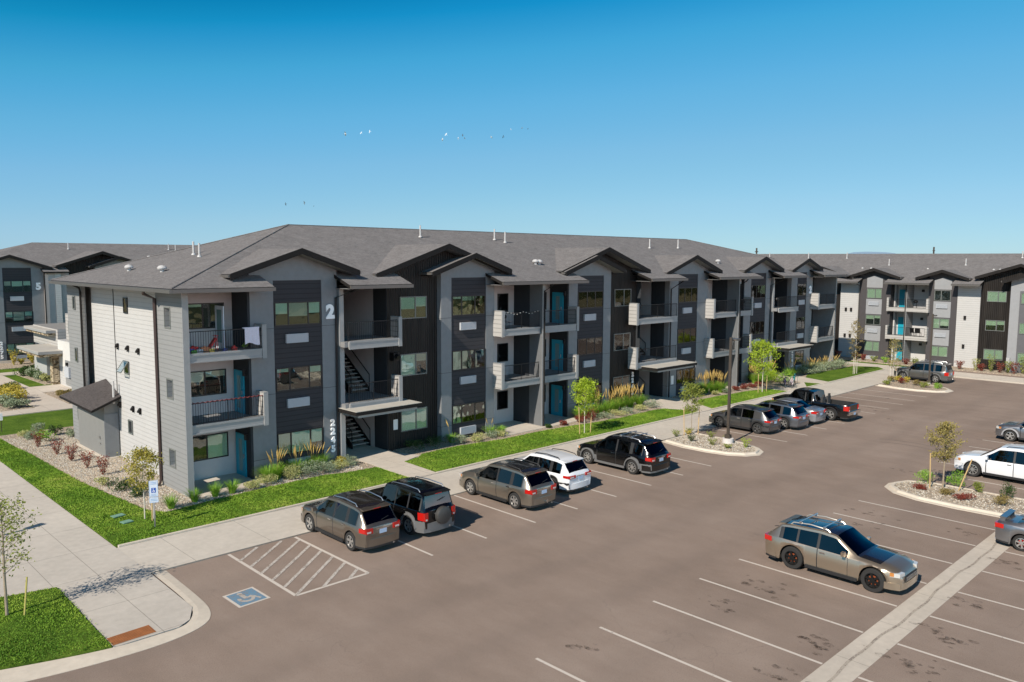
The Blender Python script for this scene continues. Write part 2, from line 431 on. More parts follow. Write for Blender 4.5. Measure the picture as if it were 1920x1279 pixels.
for x0, x1 in ((10.05, 24.0), (25.62, 49.9), (51.9, 63.8), (67.2, 69.9), (71.5, 84.2)): sheet('kerb', rect(x0, 31.72, x1, 31.855), .115, KERBC)
sheet('kerb', [(24.0, 31.72), (24.0, 34.8), (24.09, 34.85), (24.09, 31.72)], .112, KERBC)
# gravel beds
sheet('gravel_bed', [(11.2, 56.9), (20.5, 57.2), (15.2, 51), (15.2, 40), (14.5, 36.2), (24.1, 37.0), (24.1, 34.84), (22.2, 34.97), (21.2, 35.32), (18.06, 35.27), (14.83, 34.97), (12.93, 34.72), (12.52, 35.6), (12.17, 38.6), (11.8, 42.6), (11.68, 46), (11.57, 50.2), (11.37, 53), (11.2, 56)], .085, GRAVEL)
sheet('gravel_bed', [(26.9, 35.02), (26.9, 37.6), (49.3, 37.6), (49.3, 34.32), (47.9, 34.52), (44.5, 34.37), (41.9, 34.52), (39.3, 34.92), (36.8, 35.12), (33.5, 35.12), (30.3, 35.62), (27.6, 35.52)], .085, GRAVEL)
sheet('gravel_bed', [(54.2, 34.62), (54.2, 37.4), (69.6, 37.4), (69.6, 33.5), (65.4, 33.5), (62.8, 33.92), (61.3, 34.22), (56.8, 34.62)], .085, GRAVEL)
sheet('gravel_bed', [(72.6, 34.62), (73.8, 37.4), (86, 37.4), (86, 35.1), (74.6, 35.42)], .085, GRAVEL)
sheet('gravel_bed', [(89.6, -10), (89.6, 60), (93, 60), (93, -10)], .06, GRAVEL)
sheet('gravel_bed', rect(16, 91.7, 60, 97), .05, GRAVEL)
sheet('gravel_bed', [(17.95, 66.5), (18.0, 73.3), (22, 73.3), (22, 66.5)], .05, GRAVEL)
sheet('gravel_bed', [(6, 65.3), (15.6, 66.3), (15.3, 78), (6, 78)], .04, GRAVEL)
sheet('gravel_bed', [(19.3, 78.0), (19.0, 86.5), (22, 86.5), (22, 78)], .04, GRAVEL)
# far courtyard paths
sheet('path', [(-5, 63.8), (20.3, 64.3), (20.3, 66.4), (-5, 65.25)], .05, PATHC)
sheet('path', [(15.7, 66.0), (15.7, 92), (17.9, 92), (17.9, 66.2)], .052, PATHC)
sheet('path', rect(17.9, 73.35, 20.3, 77.2), .054, PATHC)
sheet('path', rect(6, 86.6, 60, 88.6), .048, PATHC)
# entry paths to the three stair bays
sheet('path', [(24.1, 31.7), (24.1, 37.0), (23.3, 37.3), (23.3, 46), (26.7, 46), (26.7, 36.6), (27.3, 35.3), (25.75, 34.75), (25.6, 31.7)], .10, PATHC)
sheet('path', [(49.92, 31.7), (49.8, 33.2), (49.35, 34.4), (49.35, 44), (53.4, 44), (53.5, 37.0), (54.3, 34.7), (52.85, 33.62), (51.88, 31.7)], .10, PATHC)
sheet('path', [(63.85, 31.7), (63.65, 33.3), (69.6, 33.5), (69.9, 37), (69.9, 43), (73.9, 43), (73.9, 37), (72.55, 34.6), (71.48, 31.7), (70.0, 31.7), (69.7, 33.3), (67.0, 31.7)], .098, PATHC)
# ground-floor patios
for x0, x1, y0 in ((14.86, 18.6, 35.75), (34.2, 41.6, 35.6), (58.6, 65.2, 35.8), (78.3, 82.0, 35.9)): sheet('patio', rect(x0, y0, x1, 39), .125, PATHC)

# kerbed islands
def capsule(xa, xb, ya, yb, tipy, tipr):
    """stall sized island: straight sides, rounded end toward -y"""
    p = [(xb, yb), (xa, yb)]
    cx, w = (xa+xb)/2, (xb-xa)/2
    for i in range(13):
        t = math.pi+math.pi*i/12
        p.append((cx+w*math.cos(t), tipy+tipr+tipr*math.sin(t)))
    return p
def island(poly_out, w=.32, z=.13):
    cx = sum(p[0] for p in poly_out)/len(poly_out); cy = sum(p[1] for p in poly_out)/len(poly_out)
    def inset(d):
        q = []; n = len(poly_out)
        for i in range(n):
            a, c, e = Vector(poly_out[i-1]), Vector(poly_out[i]), Vector(poly_out[(i+1) % n])
            n1 = Vector((-(c-a).y, (c-a).x)).normalized(); n2 = Vector((-(e-c).y, (e-c).x)).normalized()
            nn = (n1+n2).normalized(); k = d/max(.4, nn.dot(n1)); q.append(tuple(c+nn*k))
        return q
    ar = sum(poly_out[i][0]*poly_out[(i+1) % len(poly_out)][1]-poly_out[(i+1) % len(poly_out)][0]*poly_out[i][1] for i in range(len(poly_out)))
    if ar < 0: poly_out = poly_out[::-1]
    p0, p1, p2, p3 = poly_out, inset(w*.65), inset(w*.8), inset(w*1.25); n = len(p0)
    b = MB(); rings = [[(*p, -.1) for p in p0], [(*p, .02) for p in p0], [(*p, .035) for p in p1], [(*p, z) for p in p2], [(*p, z) for p in p3], [(*p, z-.06) for p in p3]]
    for r_ in rings: b.v += r_
    for j in range(len(rings)-1):
        for i in range(n): b.f.append((j*n+i, j*n+(i+1) % n, (j+1)*n+(i+1) % n, (j+1)*n+i)); b.m.append(0)
    b.build('kerb', [KERBC], kind='structure')
    sheet('gravel_bed', p3, z-.03, GRAVEL)
    return p3
IA = island([(43.95, 28.3), (40.35, 28.3), (39.95, 26.5), (39.95, 24.9), (40.2, 23.6), (40.8, 22.75), (41.6, 22.35), (42.5, 22.6), (43.2, 23.3), (43.6, 24.3), (43.85, 26.0)])
IB = island([(42.65, 3.5), (42.7, 9.5), (42.7, 11.7), (42.6, 13.6), (42.0, 14.6), (41.0, 15.0), (40.2, 14.9), (39.4, 14.2), (38.95, 13.0), (38.85, 11.3), (38.95, 9.5), (38.95, 3.5)])
IC = island([(77.9, 28.3), (72.9, 28.3), (72.3, 26.3), (72.3, 24.6), (72.8, 23.1), (73.6, 22.5), (74.8, 22.4), (75.8, 23.1), (76.9, 25.1), (77.6, 26.8)])
# concrete valley gutter
sheet('valley_gutter', rect(-20, 8.19, 38.9, 9.13), .006, GUTC)
STAINM = paintline('dark water stain on concrete', (.25, .22, .19), .52)
# painted lines
def line(x0, y0, x1, y1, w=.10, mat=LINE, z=.006, name='parking_line'):
    d = Vector((x1-x0, y1-y0)).normalized()*w/2; nx, ny = -d.y, d.x
    flat(name, [[(x0+nx, y0+ny), (x1+nx, y1+ny), (x1-nx, y1-ny), (x0-nx, y0-ny)]], z, mat)
for i, x in enumerate((18.32, 21.05, 23.85, 26.55, 29.3, 32.05, 34.8, 37.5, 46.05, 48.75, 51.5, 54.25, 56.95, 59.45, 62.1, 64.8, 67.25, 69.95)):
    line(x, 28.3, x-.05, 22.93, mat=LINE)
for x in (15.45, 18.22, 20.93, 23.65, 26.3, 28.95, 31.6, 34.3, 36.97, 44.75, 47.5, 50.2, 52.9, 55.5, 58.2): line(x, 14.82, x, 9.16, mat=LINE)
for x in (15.3, 18.0, 20.93, 23.65, 26.3, 28.95, 31.6, 34.4, 37.1, 44.75, 47.5, 50.2, 52.9, 55.5): line(x, 8.17, x+.1, 3.0, mat=LINE)
# hatched access aisle and wheelchair bay
A, B_, C_, D_ = (12.8, 28.28), (12.74, 23.2), (15.56, 23.17), (15.56, 28.28)
line(*A, *B_, .12); line(*D_, *C_, .12); line(*B_, *C_, .12)
for i in range(8):
    y0 = 27.6-i*.82+.0; xa, ya = 12.8, y0-.25; xb, yb = 15.5, y0+1.9
    s0 = 0; s1 = min(1, (28.25-ya)/(yb-ya)); sa = max(0, (23.22-ya)/(yb-ya))
    if s1 > sa: line(xa+(xb-xa)*sa, ya+(yb-ya)*sa, xa+(xb-xa)*s1, ya+(yb-ya)*s1, .12, LINEW, .010)
hp = [(10.96, 24.80), (12.05, 24.86), (12.07, 23.62), (10.97, 23.58)]
flat('wheelchair_bay_marking', [hp], .006, LINE); flat('wheelchair_bay_marking', [[(11.05, 24.71), (11.97, 24.77), (11.98, 23.70), (11.06, 23.67)]], .010, BLUEP)
SYM = paintline('worn grey wheelchair symbol paint', (.42, .38, .34), .47)
b = MB()
def disc(b, cx, cy, r, z, n=20, m=0, r0=0, a0=0, a1=2*math.pi):
    for i in range(n):
        t0, t1 = a0+(a1-a0)*i/n, a0+(a1-a0)*(i+1)/n
        if r0: b.add([(cx+r0*math.cos(t0), cy+r0*math.sin(t0), z), (cx+r*math.cos(t0), cy+r*math.sin(t0), z), (cx+r*math.cos(t1), cy+r*math.sin(t1), z), (cx+r0*math.cos(t1), cy+r0*math.sin(t1), z)], [(0, 1, 2, 3)], m)
        else: b.add([(cx, cy, z), (cx+r*math.cos(t0), cy+r*math.sin(t0), z), (cx+r*math.cos(t1), cy+r*math.sin(t1), z)], [(0, 1, 2)], m)
disc(b, 11.46, 24.10, .28, .014, r0=.16, a0=R(150), a1=R(400)); disc(b, 11.45, 24.58, .09, .014)
b.add([(11.38, 24.48, .014), (11.52, 24.48, .014), (11.54, 24.15, .014), (11.40, 24.10, .014)], [(0, 1, 2, 3)])
b.add([(11.40, 24.22, .0145), (11.72, 24.22, .0145), (11.72, 24.12, .0145), (11.40, 24.10, .0145)], [(0, 1, 2, 3)])
b.add([(11.66, 24.2, .015), (11.74, 24.2, .015), (11.88, 23.86, .015), (11.80, 23.82, .015)], [(0, 1, 2, 3)])
b.build('wheelchair_symbol', [SYM], kind='structure', fix=False)
# oil and water stains
def stainmat():
    n = N('oil stain'); n.set((.10, .074, .058), .7, 0, .2)
    a = n.noise(5, 5, .75); tr = n.n('ShaderNodeBsdfTransparent'); mx = n.n('ShaderNodeMixShader')
    n.l(n.ramp(a, [(.42, (0, 0, 0)), (.66, (.62,)*3)]), mx.inputs[0]); n.l(tr.outputs[0], mx.inputs[1]); n.l(n.b.outputs[0], mx.inputs[2]); n.l(mx.outputs[0], n.o.inputs[0]); return n.m
OIL = stainmat()
for k, (x, y, l, w) in enumerate(((24.9, 13.2, .8, .5), (24.55, 12.6, .7, .4), (35.3, 13.3, .9, .28), (33.6, 12.7, 1.2, .35), (35.6, 9.9, .5, .2), (22.3, 13.3, .7, .4), (22.1, 10.1, .5, .3), (21.85, 9.6, .4, .3), (22.7, 7.6, .8, .4), (22.5, 7.1, .6, .3), (19.6, 10.0, .7, .4), (28.1, 7.7, .7, .3), (33.2, 7.9, .8, .3), (25.4, 7.7, .7, .25), (24.9, 7.2, .6, .3), (16.9, 14.2, .5, .25), (66.6, 25.6, 1.2, .15), (61.7, 24.2, 1.3, .18), (60.4, 23.4, 1.3, .25), (57.9, 21.0, 1.0, .3), (43.9, 15.3, 1.0, .3), (52.0, 13.9, 1.6, .12), (45.5, 14.2, .8, .2))):
    rr = random.Random(k); pts = []
    for blob in range(9):
        bx, by = x+rr.gauss(0, w*.8), y+rr.gauss(0, l*.6); rad = rr.uniform(.02, .095)*(1+w)
        pts.append([(bx+rad*(.7+.5*rr.random())*math.cos(t*math.pi/5), by+rad*(1.1+.9*rr.random())*math.sin(t*math.pi/5)) for t in range(10)])
    b = MB()
    for q, p in enumerate(pts): b.add([(px, py, .0135+.0006*q) for px, py in p], [tuple(range(10))])
    b.build('oil_stain', [OIL], kind='structure', fix=False)
TYM = paintline('faint tyre mark', (.19, .15, .125), .46)
for cx, cy, r0, a0, a1 in ((60.5, 17.0, 4.5, 200, 260), (47.0, 17.5, 3.5, -40, 25), (66, 20, 6, 20, 70)):
    for dr in (0, .9):
        b = MB(); n_ = 24
        for i in range(n_):
            t0, t1 = R(a0+(a1-a0)*i/n_), R(a0+(a1-a0)*(i+1)/n_); q = []
            for t_, r_ in ((t0, r0+dr), (t0, r0+dr+.10), (t1, r0+dr+.10), (t1, r0+dr)): q.append((cx+r_*math.cos(t_), cy+r_*math.sin(t_), .0045))
            b.add(q, [(0, 1, 2, 3)])
        b.build('tyre_mark', [TYM], kind='structure', fix=False)
# dark drain line in the valley gutter
b = MB()
for i in range(60):
    x = 10+i*.48; c = lambda q: 8.66+.05*math.sin(q*.9)+.03*math.sin(q*2.7)
    b.add([(x, c(x)-.04, .012), (x+.48, c(x+.48)-.04, .012), (x+.48, c(x+.48)+.04, .012), (x, c(x)+.04, .012)], [(0, 1, 2, 3)])
b.build('gutter_stain', [paintline('silt line in gutter', (.40, .35, .29), .5)], kind='structure', fix=False)
# hills: far blue mountain and a wooded ridge across the road behind the viewer
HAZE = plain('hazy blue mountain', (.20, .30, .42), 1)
b = MB(); ps = [(6973, 3036, 40), (7000, 3010, 78), (7040, 2972, 91), (7124, 2892, 97), (7240, 2778, 93), (7300, 2715, 84), (7339, 2680, 40)]
for a, c in zip(ps, ps[1:]): b.add([(a[0], a[1], -5), (c[0], c[1], -5), c, a], [(0, 1, 2, 3)])
b.build('mountain', [HAZE], kind='structure', fix=False)
WOOD = lawnmat('distant woodland', (.018, .026, .012), (.05, .06, .022), (.13, .12, .045))
b = MB(); rr = random.Random(3); K = 90
for i in range(K+1):
    x = -160+i*5; h = 5.5+2.5*math.sin(i*.35)+rr.uniform(-1.8, 2.6)
    b.v += [(x, -75, -.1), (x, -95, h*.7), (x, -110, h), (x, -150, -.1)]
for i in range(K):
    for j in range(3): b.f.append((i*4+j, i*4+4+j, i*4+5+j, i*4+1+j)); b.m.append(0)
b.build('hills', [WOOD], kind='structure')

# grass blades on the nearer lawns (uncountable)
def inside(p, poly):
    c = False; n = len(poly)
    for i in range(n):
        a, e = poly[i], poly[i-1]
        if (a[1] > p[1]) != (e[1] > p[1]) and p[0] < (e[0]-a[0])*(p[1]-a[1])/(e[1]-a[1])+a[0]: c = not c
    return c
def blades(polys, dens, h, z=.095, seed=1):
    rr = random.Random(seed); b = MB()
    for poly in polys:
        xs = [p[0] for p in poly]; ys = [p[1] for p in poly]; x0, x1, y0, y1 = min(xs), max(xs), min(ys), max(ys)
        x0 = max(x0, 2.5)
        for _ in range(int((x1-x0)*(y1-y0)*dens)):
            x, y = rr.uniform(x0, x1), rr.uniform(y0, y1)
            if not inside((x, y), poly): continue
            x += rr.gauss(0, .035); y += rr.gauss(0, .035)
            hh = h*rr.uniform(.4, 1.15)*(1+.35*math.sin(x*2.1)*math.sin(y*1.7)); t = rr.uniform(0, math.pi); w = .010+.0005*y; lx, ly = rr.gauss(0, .03), rr.gauss(0, .03)
            dx, dy = w*math.cos(t), w*math.sin(t)
            b.v += [(x-dx, y-dy, z), (x+dx, y+dy, z), (x+lx, y+ly, z+hh)]; o = len(b.v); b.f.append((o-3, o-2, o-1)); b.m.append(0)
    return b
bb = blades([LAWNS['corner'], LAWNS['corner2'], LAWNS['left']], 760, .045); bb.build('grass', [BLADE], kind='stuff', fix=False, label='short green lawn grass beside the left sidewalk', cat='grass')
bb = blades([LAWNS['two'], LAWNS['three']], 420, .05, seed=2); bb.build('grass', [BLADE], kind='stuff', fix=False, label='short green lawn grass between the front walkway and the building', cat='grass')
# loose stones lying on the nearer gravel
b = MB(); rr = random.Random(11)
def stones(b, poly, n, z):
    xs = [p[0] for p in poly]; ys = [p[1] for p in poly]; k = 0
    while k < n:
        x, y = rr.uniform(min(xs), max(xs)), rr.uniform(min(ys), max(ys))
        if not inside((x, y), poly): continue
        k += 1; r_ = rr.uniform(.02, .05); t = rr.uniform(0, 6.28); a, c = r_*math.cos(t), r_*math.sin(t)
        b.add([(x+a, y+c, z), (x-c*.8, y+a*.8, z), (x-a, y-c, z), (x+c*.8, y-a*.8, z), (x+a*.2, y+c*.2, z+r_*.9)], [(0, 1, 4), (1, 2, 4), (2, 3, 4), (3, 0, 4)], rr.randrange(3))
stones(b, [(11.3, 55.5), (15, 56), (15, 36), (23.5, 36.6), (23.5, 35), (21.2, 35.4), (14.8, 35.05), (12.98, 34.8), (12.2, 38.6), (11.9, 42.6), (11.7, 50)], 9000, .082)
stones(b, IA, 1500, .098); stones(b, IB, 2200, .098)
b.build('loose_gravel', GRAVELS, kind='stuff', fix=False, label='loose tan and grey pebbles on the planting beds', cat='gravel')
# ------------------------------------------------------------------ apartment buildings
STUB = lap('pale grey lap siding', (.40, .385, .365), .27)
class Bld:
    def __init__(s, name, loc, rotz, label, local=False):
        s.root = thing(name, loc, label, 'apartment building', rotz=rotz); s.org = (0, 0, 0) if local else loc
    SPL = ('gutter', 'soffit', 'panel_column', 'wall', 'balcony_end_wall', 'window_trim', 'ridge_cap')
    def part(s, name, mb, mats, parent=None, **k):
        if name in s.SPL: return mb.pieces(name, mats, parent or s.root, s.org, **k)[0]
        return mb.build(name, mats, parent or s.root, s.org, **k)
def fb(mb, face, p, a0, a1, d0, d1, z0, z1, m=0):
    """box on a wall; face 'v' looks toward -v at v=p, face 'u' looks toward -u at u=p; d = distance out of the wall"""
    if face == 'v': mb.box(a0, a1, p-d1, p-d0, z0, z1, m)
    else: mb.box(p-d1, p-d0, a0, a1, z0, z1, m)
wr = random.Random(21)
BLINDS = [BLINDG, BLINDG, BLINDW, plain('sage blind', (.50, .62, .52), .9), plain('warm grey blind', (.50, .48, .42), .9)]
def window(B, face, p, a0, a1, z0, z1, splits=(.5,), blinds=(1, 1), frame=None, bm=None, fd=.06):
    f = MB(); w = .055
    fb(f, face, p, a0, a1, 0, .006, z0, z1, 1)
    fb(f, face, p, a0, a1, .008, fd, z0, z0+w); fb(f, face, p, a0, a1, .008, fd, z1-w, z1)
    fb(f, face, p, a0, a0+w, .008, fd, z0+w, z1-w); fb(f, face, p, a1-w, a1, .008, fd, z0+w, z1-w)
    xs = [0, *splits, 1]
    for q in splits:
        x = a0+(a1-a0)*q; fb(f, face, p, x-.035, x+.035, .008, fd-.006, z0+w, z1-w)
    fr = B.part('window', f, [frame or FRAMEB, ROOM])
    g = MB(); fb(g, face, p, a0+w-.005, a1-w+.005, .034, .037, z0+w-.005, z1-w+.005); B.part('pane', g, [GLASS], fr)
    for i, fr_ in enumerate(tuple(blinds)[:len(xs)-1]):
        if not fr_: continue
        if .05 < fr_: fr_ = min(1, max(.08, fr_+(wr.uniform(-.12, .1) if fr_ < 1 else (0 if wr.random() < .75 else wr.uniform(-.5, 0)))))
        b = MB(); xa, xb = a0+(a1-a0)*xs[i]+.05, a0+(a1-a0)*xs[i+1]-.05
        zb = z1-w-(z1-z0-2*w)*fr_; fb(b, face, p, xa, xb, .012, .016, zb, z1-w)
        if fr_ < 1: fb(b, face, p, xa, xb, .011, .024, zb-.03, zb)
        B.part('blind', b, [bm or (B.bm if hasattr(B, 'bm') else wr.choice(BLINDS))], fr)
    return fr
def aircon(B, face, p, a0, a1, z0, z1):
    b = MB(); fb(b, face, p, a0, a1, 0, .10, z0, z1)
    k = 7
    for i in range(k):
        z = z0+.04+(z1-z0-.08)*i/k; fb(b, face, p, a0+.04, a1-.04, .10, .125, z, z+.028)
    fb(b, face, p, a0, a1, .10, .13, z1-.03, z1+.002); fb(b, face, p, a0, a1, .10, .13, z0-.002, z0+.03)
    fb(b, face, p, a0-.002, a0+.03, .10, .13, z0+.03, z1-.03); fb(b, face, p, a1-.03, a1+.002, .10, .13, z0+.03, z1-.03)
    B.part('air_conditioner', b, [ACW])
def door(B, face, p, a0, a1, z0, z1, mat=None, glass=None, lamp=True):
    b = MB(); fb(b, face, p, a0, a1, 0, .05, z0, z1)
    for q0, q1, r0, r1 in ((a0-.06, a0, z0, z1+.06), (a1, a1+.06, z0, z1+.06), (a0, a1, z1, z1+.06)): fb(b, face, p, q0, q1, 0, .065, r0, r1)
    d = B.part('door', b, [mat or TEAL])
    w = a1-a0; b = MB(); fb(b, face, p, a0+w*.3, a1-w*.3, .05, .056, z0+.25, z1-.2); B.part('door_glass', b, [glass or TEALG], d)
    b = MB(); fb(b, face, p, a0+.07, a0+.12, .05, .11, z0+.95, z0+1.15); B.part('handle', b, [STEEL], d)
    if lamp:
        b = MB(); fb(b, face, p, a0-.32, a0-.17, 0, .16, z1-.15, z1+.15); B.part('wall_lamp', b, [BLACKM])
def railing(B, parent, face, p, a0, a1, z, h=1.05, sp=.115):
    b = MB(); fb(b, face, p, a0, a1, -.02, .02, z+h-.04, z+h); fb(b, face, p, a0, a1, -.015, .015, z+.08, z+.11)
    n = max(2, int((a1-a0)/sp))
    for i in range(n+1):
        a = a0+(a1-a0)*i/n; e = .02 if i in (0, n) or i == n//2 else .008
        fb(b, face, p, a-e, a+e, -e*.7, e*.7, z+(0 if e > .01 else .11), z+h-.04)
    return B.part('railing', b, [BLACKM], parent)
def balcony(B, u0, u1, vf, vb, z, left=None, right=None, pier=37.0, stubw=.2):
    """left/right: None or 'stub' (half wall)"""
    b = MB(); a0 = u0+(stubw if left else 0); a1 = u1-(stubw if right else 0)
    b.box(a0, a1, vf+.10, vb, z-.30, z-.002, 0); b.box(a0, a1, vf+.03, vf+.10, z-.38, z+.03, 1); b.box(a0, a1, vf, vf+.03, z-.06, z+.045, 1); b.box(a0, a1, vf, vf+.03, z-.40, z-.33, 1)
    o = B.part('balcony', b, [SOFFIT, GREYTRIM])
    railing(B, o, 'v', vf+.12, a0, a1, z)
    for flag, xa, xb in ((left, u0, u0+stubw), (right, u1-stubw, u1)):
        if flag:
            b = MB(); b.box(xa, xb, vf-.02, pier, z-.42, z+1.16); b.box(xa-.012, xb+.012, vf-.034, vf+.04, z-.44, z+1.17, 1); b.box(xa-.02, xb+.02, vf-.04, pier, z+1.172, z+1.21, 1)
            B.part('balcony_end_wall', b, [STUB, GREYTRIM], o)
    return o
def slab(mb, top, t=.2, mt=0, ms=1, mbm=2):
    """roof slab from its top polygon: shingle top, fascia sides, soffit below"""
    n = len(top); o = len(mb.v); mb.v += [tuple(p) for p in top]+[(p[0], p[1], p[2]-t) for p in top]
    mb.f.append(tuple(range(o, o+n))); mb.m.append(mt); mb.f.append(tuple(range(o+n, o+2*n))[::-1]); mb.m.append(mbm)
    for i in range(n):
        j = (i+1) % n; mb.f.append((o+i, o+n+i, o+n+j, o+j)); mb.m.append(ms)
def gable_roof(B, u0, u1, cx, vf, vb, zpk, slope=.333, t=.24, mats=None):
    b = MB(); e = .004
    for ux in (u0, u1):
        ze = zpk-slope*abs(cx-ux); slab(b, [(ux, vf, ze), (cx, vf, zpk), (cx, vb, zpk), (ux, vb, ze)], t)
    # barge boards, a touch deeper and proud of the slab
    for ux in (u0, u1):
        ze = zpk-slope*abs(cx-ux); s = 1 if ux > cx else -1
        b.prof([(cx, zpk+.02), (ux+s*.02, ze+.02), (ux+s*.02, ze-t-.04), (cx, zpk-t-.04)], vf-.05, vf-e, 'y', 1)
    # gutters along both eaves
    for ux in (u0, u1):
        ze = zpk-slope*abs(cx-ux); s = 1 if ux > cx else -1
        b.box(ux+s*.025, ux+s*.13, vf+.02, min(vb, vf+4.5), ze-.17, ze-.03, 3)
    return B.part('gable_roof', b, mats or [SHINGLE, FASCIA, SOFFIT, GUTTER])
def gable_bay(B, u0, p0, p1, u1, v, zpk, ztop=9.95, depth=6, zscale=1.0, over=(1.2, 1.0), pier=GREYP, panel=CHARLAP, vf=None, vb=43.2, win=3, acs=True, wf=(.30, .70), blinds=None, roof=True, wmat=None, fl=(0, 3.34, 6.66), top=GREYP, notop=False, bm=None):
    cx = (u0+u1)/2; Z = zscale
    b = MB(); b.box(p0-.02, p1+.02, v+.04, v+depth, 0, ztop*Z)
    B.part('panel_column', b, [panel])
    b = MB(); b.box(u0, p0, v, v+depth, 0, ztop*Z); b.box(p1, u1, v, v+depth, 0, ztop*Z)
    zg = zpk-.26; b.prof([(u0, ztop*Z+.002), (u1, ztop*Z+.002), (u1, max(ztop*Z+.05, zg-.333*(u1-cx))), (cx, zg), (u0, max(ztop*Z+.05, zg-.333*(cx-u0)))], v, v+.5, 'y')
    for z in (1.0, 4.25, 7.55):
        if pier is GREYP:
            b.box(u0-.001, p0+.001, v-.003, v+.01, z*Z, z*Z+.018, 1); b.box(p1-.001, u1+.001, v-.003, v+.01, z*Z, z*Z+.018, 1)
            b.box(u0-.003, u0+.01, v, v+depth, z*Z, z*Z+.018, 1)
    B.part('wall', b, [pier, DARKWALL])
    for i, f in enumerate(fl[:win]):
        bl = blinds[i] if blinds else (1, 1, 1)
        window(B, 'v', v+.04, p0+.05, p1-.06, (f+1.0+(.0 if i else .03))*Z, (f+2.2)*Z, wf, bl, bm=bm)
        if acs:
            c = (p0+p1)/2-.2*(p1-p0)*.2; z = (f+.12 if i else .32); aircon(B, 'v', v+.04, c-.62, c+.62, z*Z, (z+.45)*Z)
    if roof: gable_roof(B, u0-over[0], u1+over[1], cx, vf if vf is not None else v-.75, vb, zpk)
def number(B, txt, u, v, z, size, bold=.02, mat=None, name='house_number', face='v'):
    me = text_mesh(txt, size, .03, bold, .98); me.materials.append(mat or WHITEL)
    o = bpy.data.objects.new(name, me); col.objects.link(o); o.parent = B.root
    o.location = (u-B.org[0], v-B.org[1]-.04, z-B.org[2]); o.rotation_euler = (R(90), 0, 0); return o
def stairs(B, u0, u1, v0, z0, n=17, rise=.192, run=.27):
    b = MB()
    for i in range(n):
        z = z0+rise*(i+1); b.box(u0+.04, u1-.04, v0+run*i, v0+run*i+.29, z-.05, z, 0)
    for u in (u0, u1):
        for s in (-.02, .02):
            pass
        b.prof([(v0-.1, z0), (v0+.25, z0), (v0+run*n+.1, z0+rise*n-.12), (v0+run*n+.1, z0+rise*n+.1), (v0+run*n-.2, z0+rise*n+.1), (v0-.1, z0+.22)], u-.03, u+.03, 'x', 1)
    o = B.part('staircase', b, [STAIRM, BLACKM])
    b = MB()
    for u in (u0-.02, u1+.0):
        b.tube([(u, v0-.1, z0+1.0), (u, v0+run*n, z0+rise*n+1.0)], .03, 6); b.tube([(u, v0-.1, z0), (u, v0-.1, z0+1.0)], .025, 6)
        if u < u1-.01:
            for i in range(0, n*2): b.box(u-.008, u+.008, v0+run*i/2, v0+run*i/2+.016, z0+rise*i/2+.1, z0+rise*i/2+1.0)
    B.part('handrail', b, [BLACKM], o)
def downspout(B, pts, mat=None, w=.05):
    b = MB(); b.tube(pts, w, 6); B.part('downspout', b, [mat or FASCIA])
def vent_pipe(B, x, y, z, h=.75):
    b = MB(); b.tube([(x, y, z-.3), (x, y, z+h)], .055, 10); b.lathe([(.13, z+.0), (.10, z+.09), (.06, z+.10)], (x, y, 0), n=10); B.part('vent_pipe', b, [PVC], smooth=40)
def vent_cap(B, x, y, z):
    b = MB(); b.lathe([(.10, z-.1), (.10, z+.12), (.22, z+.13), (.24, z+.20), (.16, z+.30), (.0, z+.34)], (x, y, 0), n=14); B.part('roof_vent', b, [PVC], smooth=40)

# ============================ main building =================================
M = Bld('apartment_building', (14.59, 37.0, 0), 0, 'long three storey grey and white apartment block in the centre marked 2 and 2245')
F2, F3 = 3.34, 6.66
RS = 3.4/9.7
def rz(y): return 9.7+RS*(y-35.5)
# core, split by the stair corridors
for x0, x1 in ((15.3, 23.12), (26.62, 49.73), (53.45, 69.85), (73.85, 82.1)):
    b = MB(); b.box(x0, x1, 38.7, 52.6, 0, 9.48); M.part('wall', b, [WHITEP])
# end wall toward the side street
b = MB(); b.box(15.07, 15.6, 39.35, 50.4, 0, 9.6); M.part('wall', b, [WHITE], label='white lap sided end wall')
b = MB()
for y in (46.6,): b.box(15.045, 15.066, y, y+.05, 0, 9.55)
M.part('expansion_joint', b, [FASCIA])
# corner wing with slot openings
b = MB(); slots = [(1.22, 2.0), (4.5, 5.35), (7.83, 8.73)]; zs = [0]+[q for s in slots for q in s]+[9.55]
for i in range(0, len(zs), 2): b.box(14.59, 14.84, 37.62, 38.25, zs[i], zs[i+1])
b.box(14.59, 14.84, 36.22, 37.62, 0, 9.55); b.box(14.59, 15.2, 38.25, 39.35, 0, 9.55)
b.box(14.57, 14.86, 36.19, 36.215, 0, 9.5, 1)
M.part('wall', b, [GREYLAP, GREYTRIM])
for za, zb in slots:
    b = MB(); 
    for y0, y1, q0, q1 in ((37.56, 37.62, za-.06, zb+.06), (38.25, 38.31, za-.06, zb+.06), (37.62, 38.25, za-.06, za), (37.62, 38.25, zb, zb+.06)): b.box(14.565, 14.588, y0, y1, q0, q1)
    M.part('window_trim', b, [FRAMEG])
# far corner wing and its dark recess
b = MB(); b.box(14.59, 14.80, 50.5, 53.25, 0, 9.5); M.part('wall', b, [GREYLAP])
for z0, z1 in ((1.4, 2.2), (4.9, 5.75), (8.0, 8.8)):
    window(M, 'u', 14.59, 51.65, 52.1, z0, z1, (), (0,), FRAMEG)
for z0, z1, m in ((0, 5.0, BEIGE), (5.02, 6.35, GRAVEL), (6.37, 6.9, STUB), (6.92, 8.1, BEIGE), (8.12, 9.5, DARKWALL)):
    b = MB(); b.box(14.82, 17, 52.3, 52.6, z0, z1); M.part('wall', b, [m])
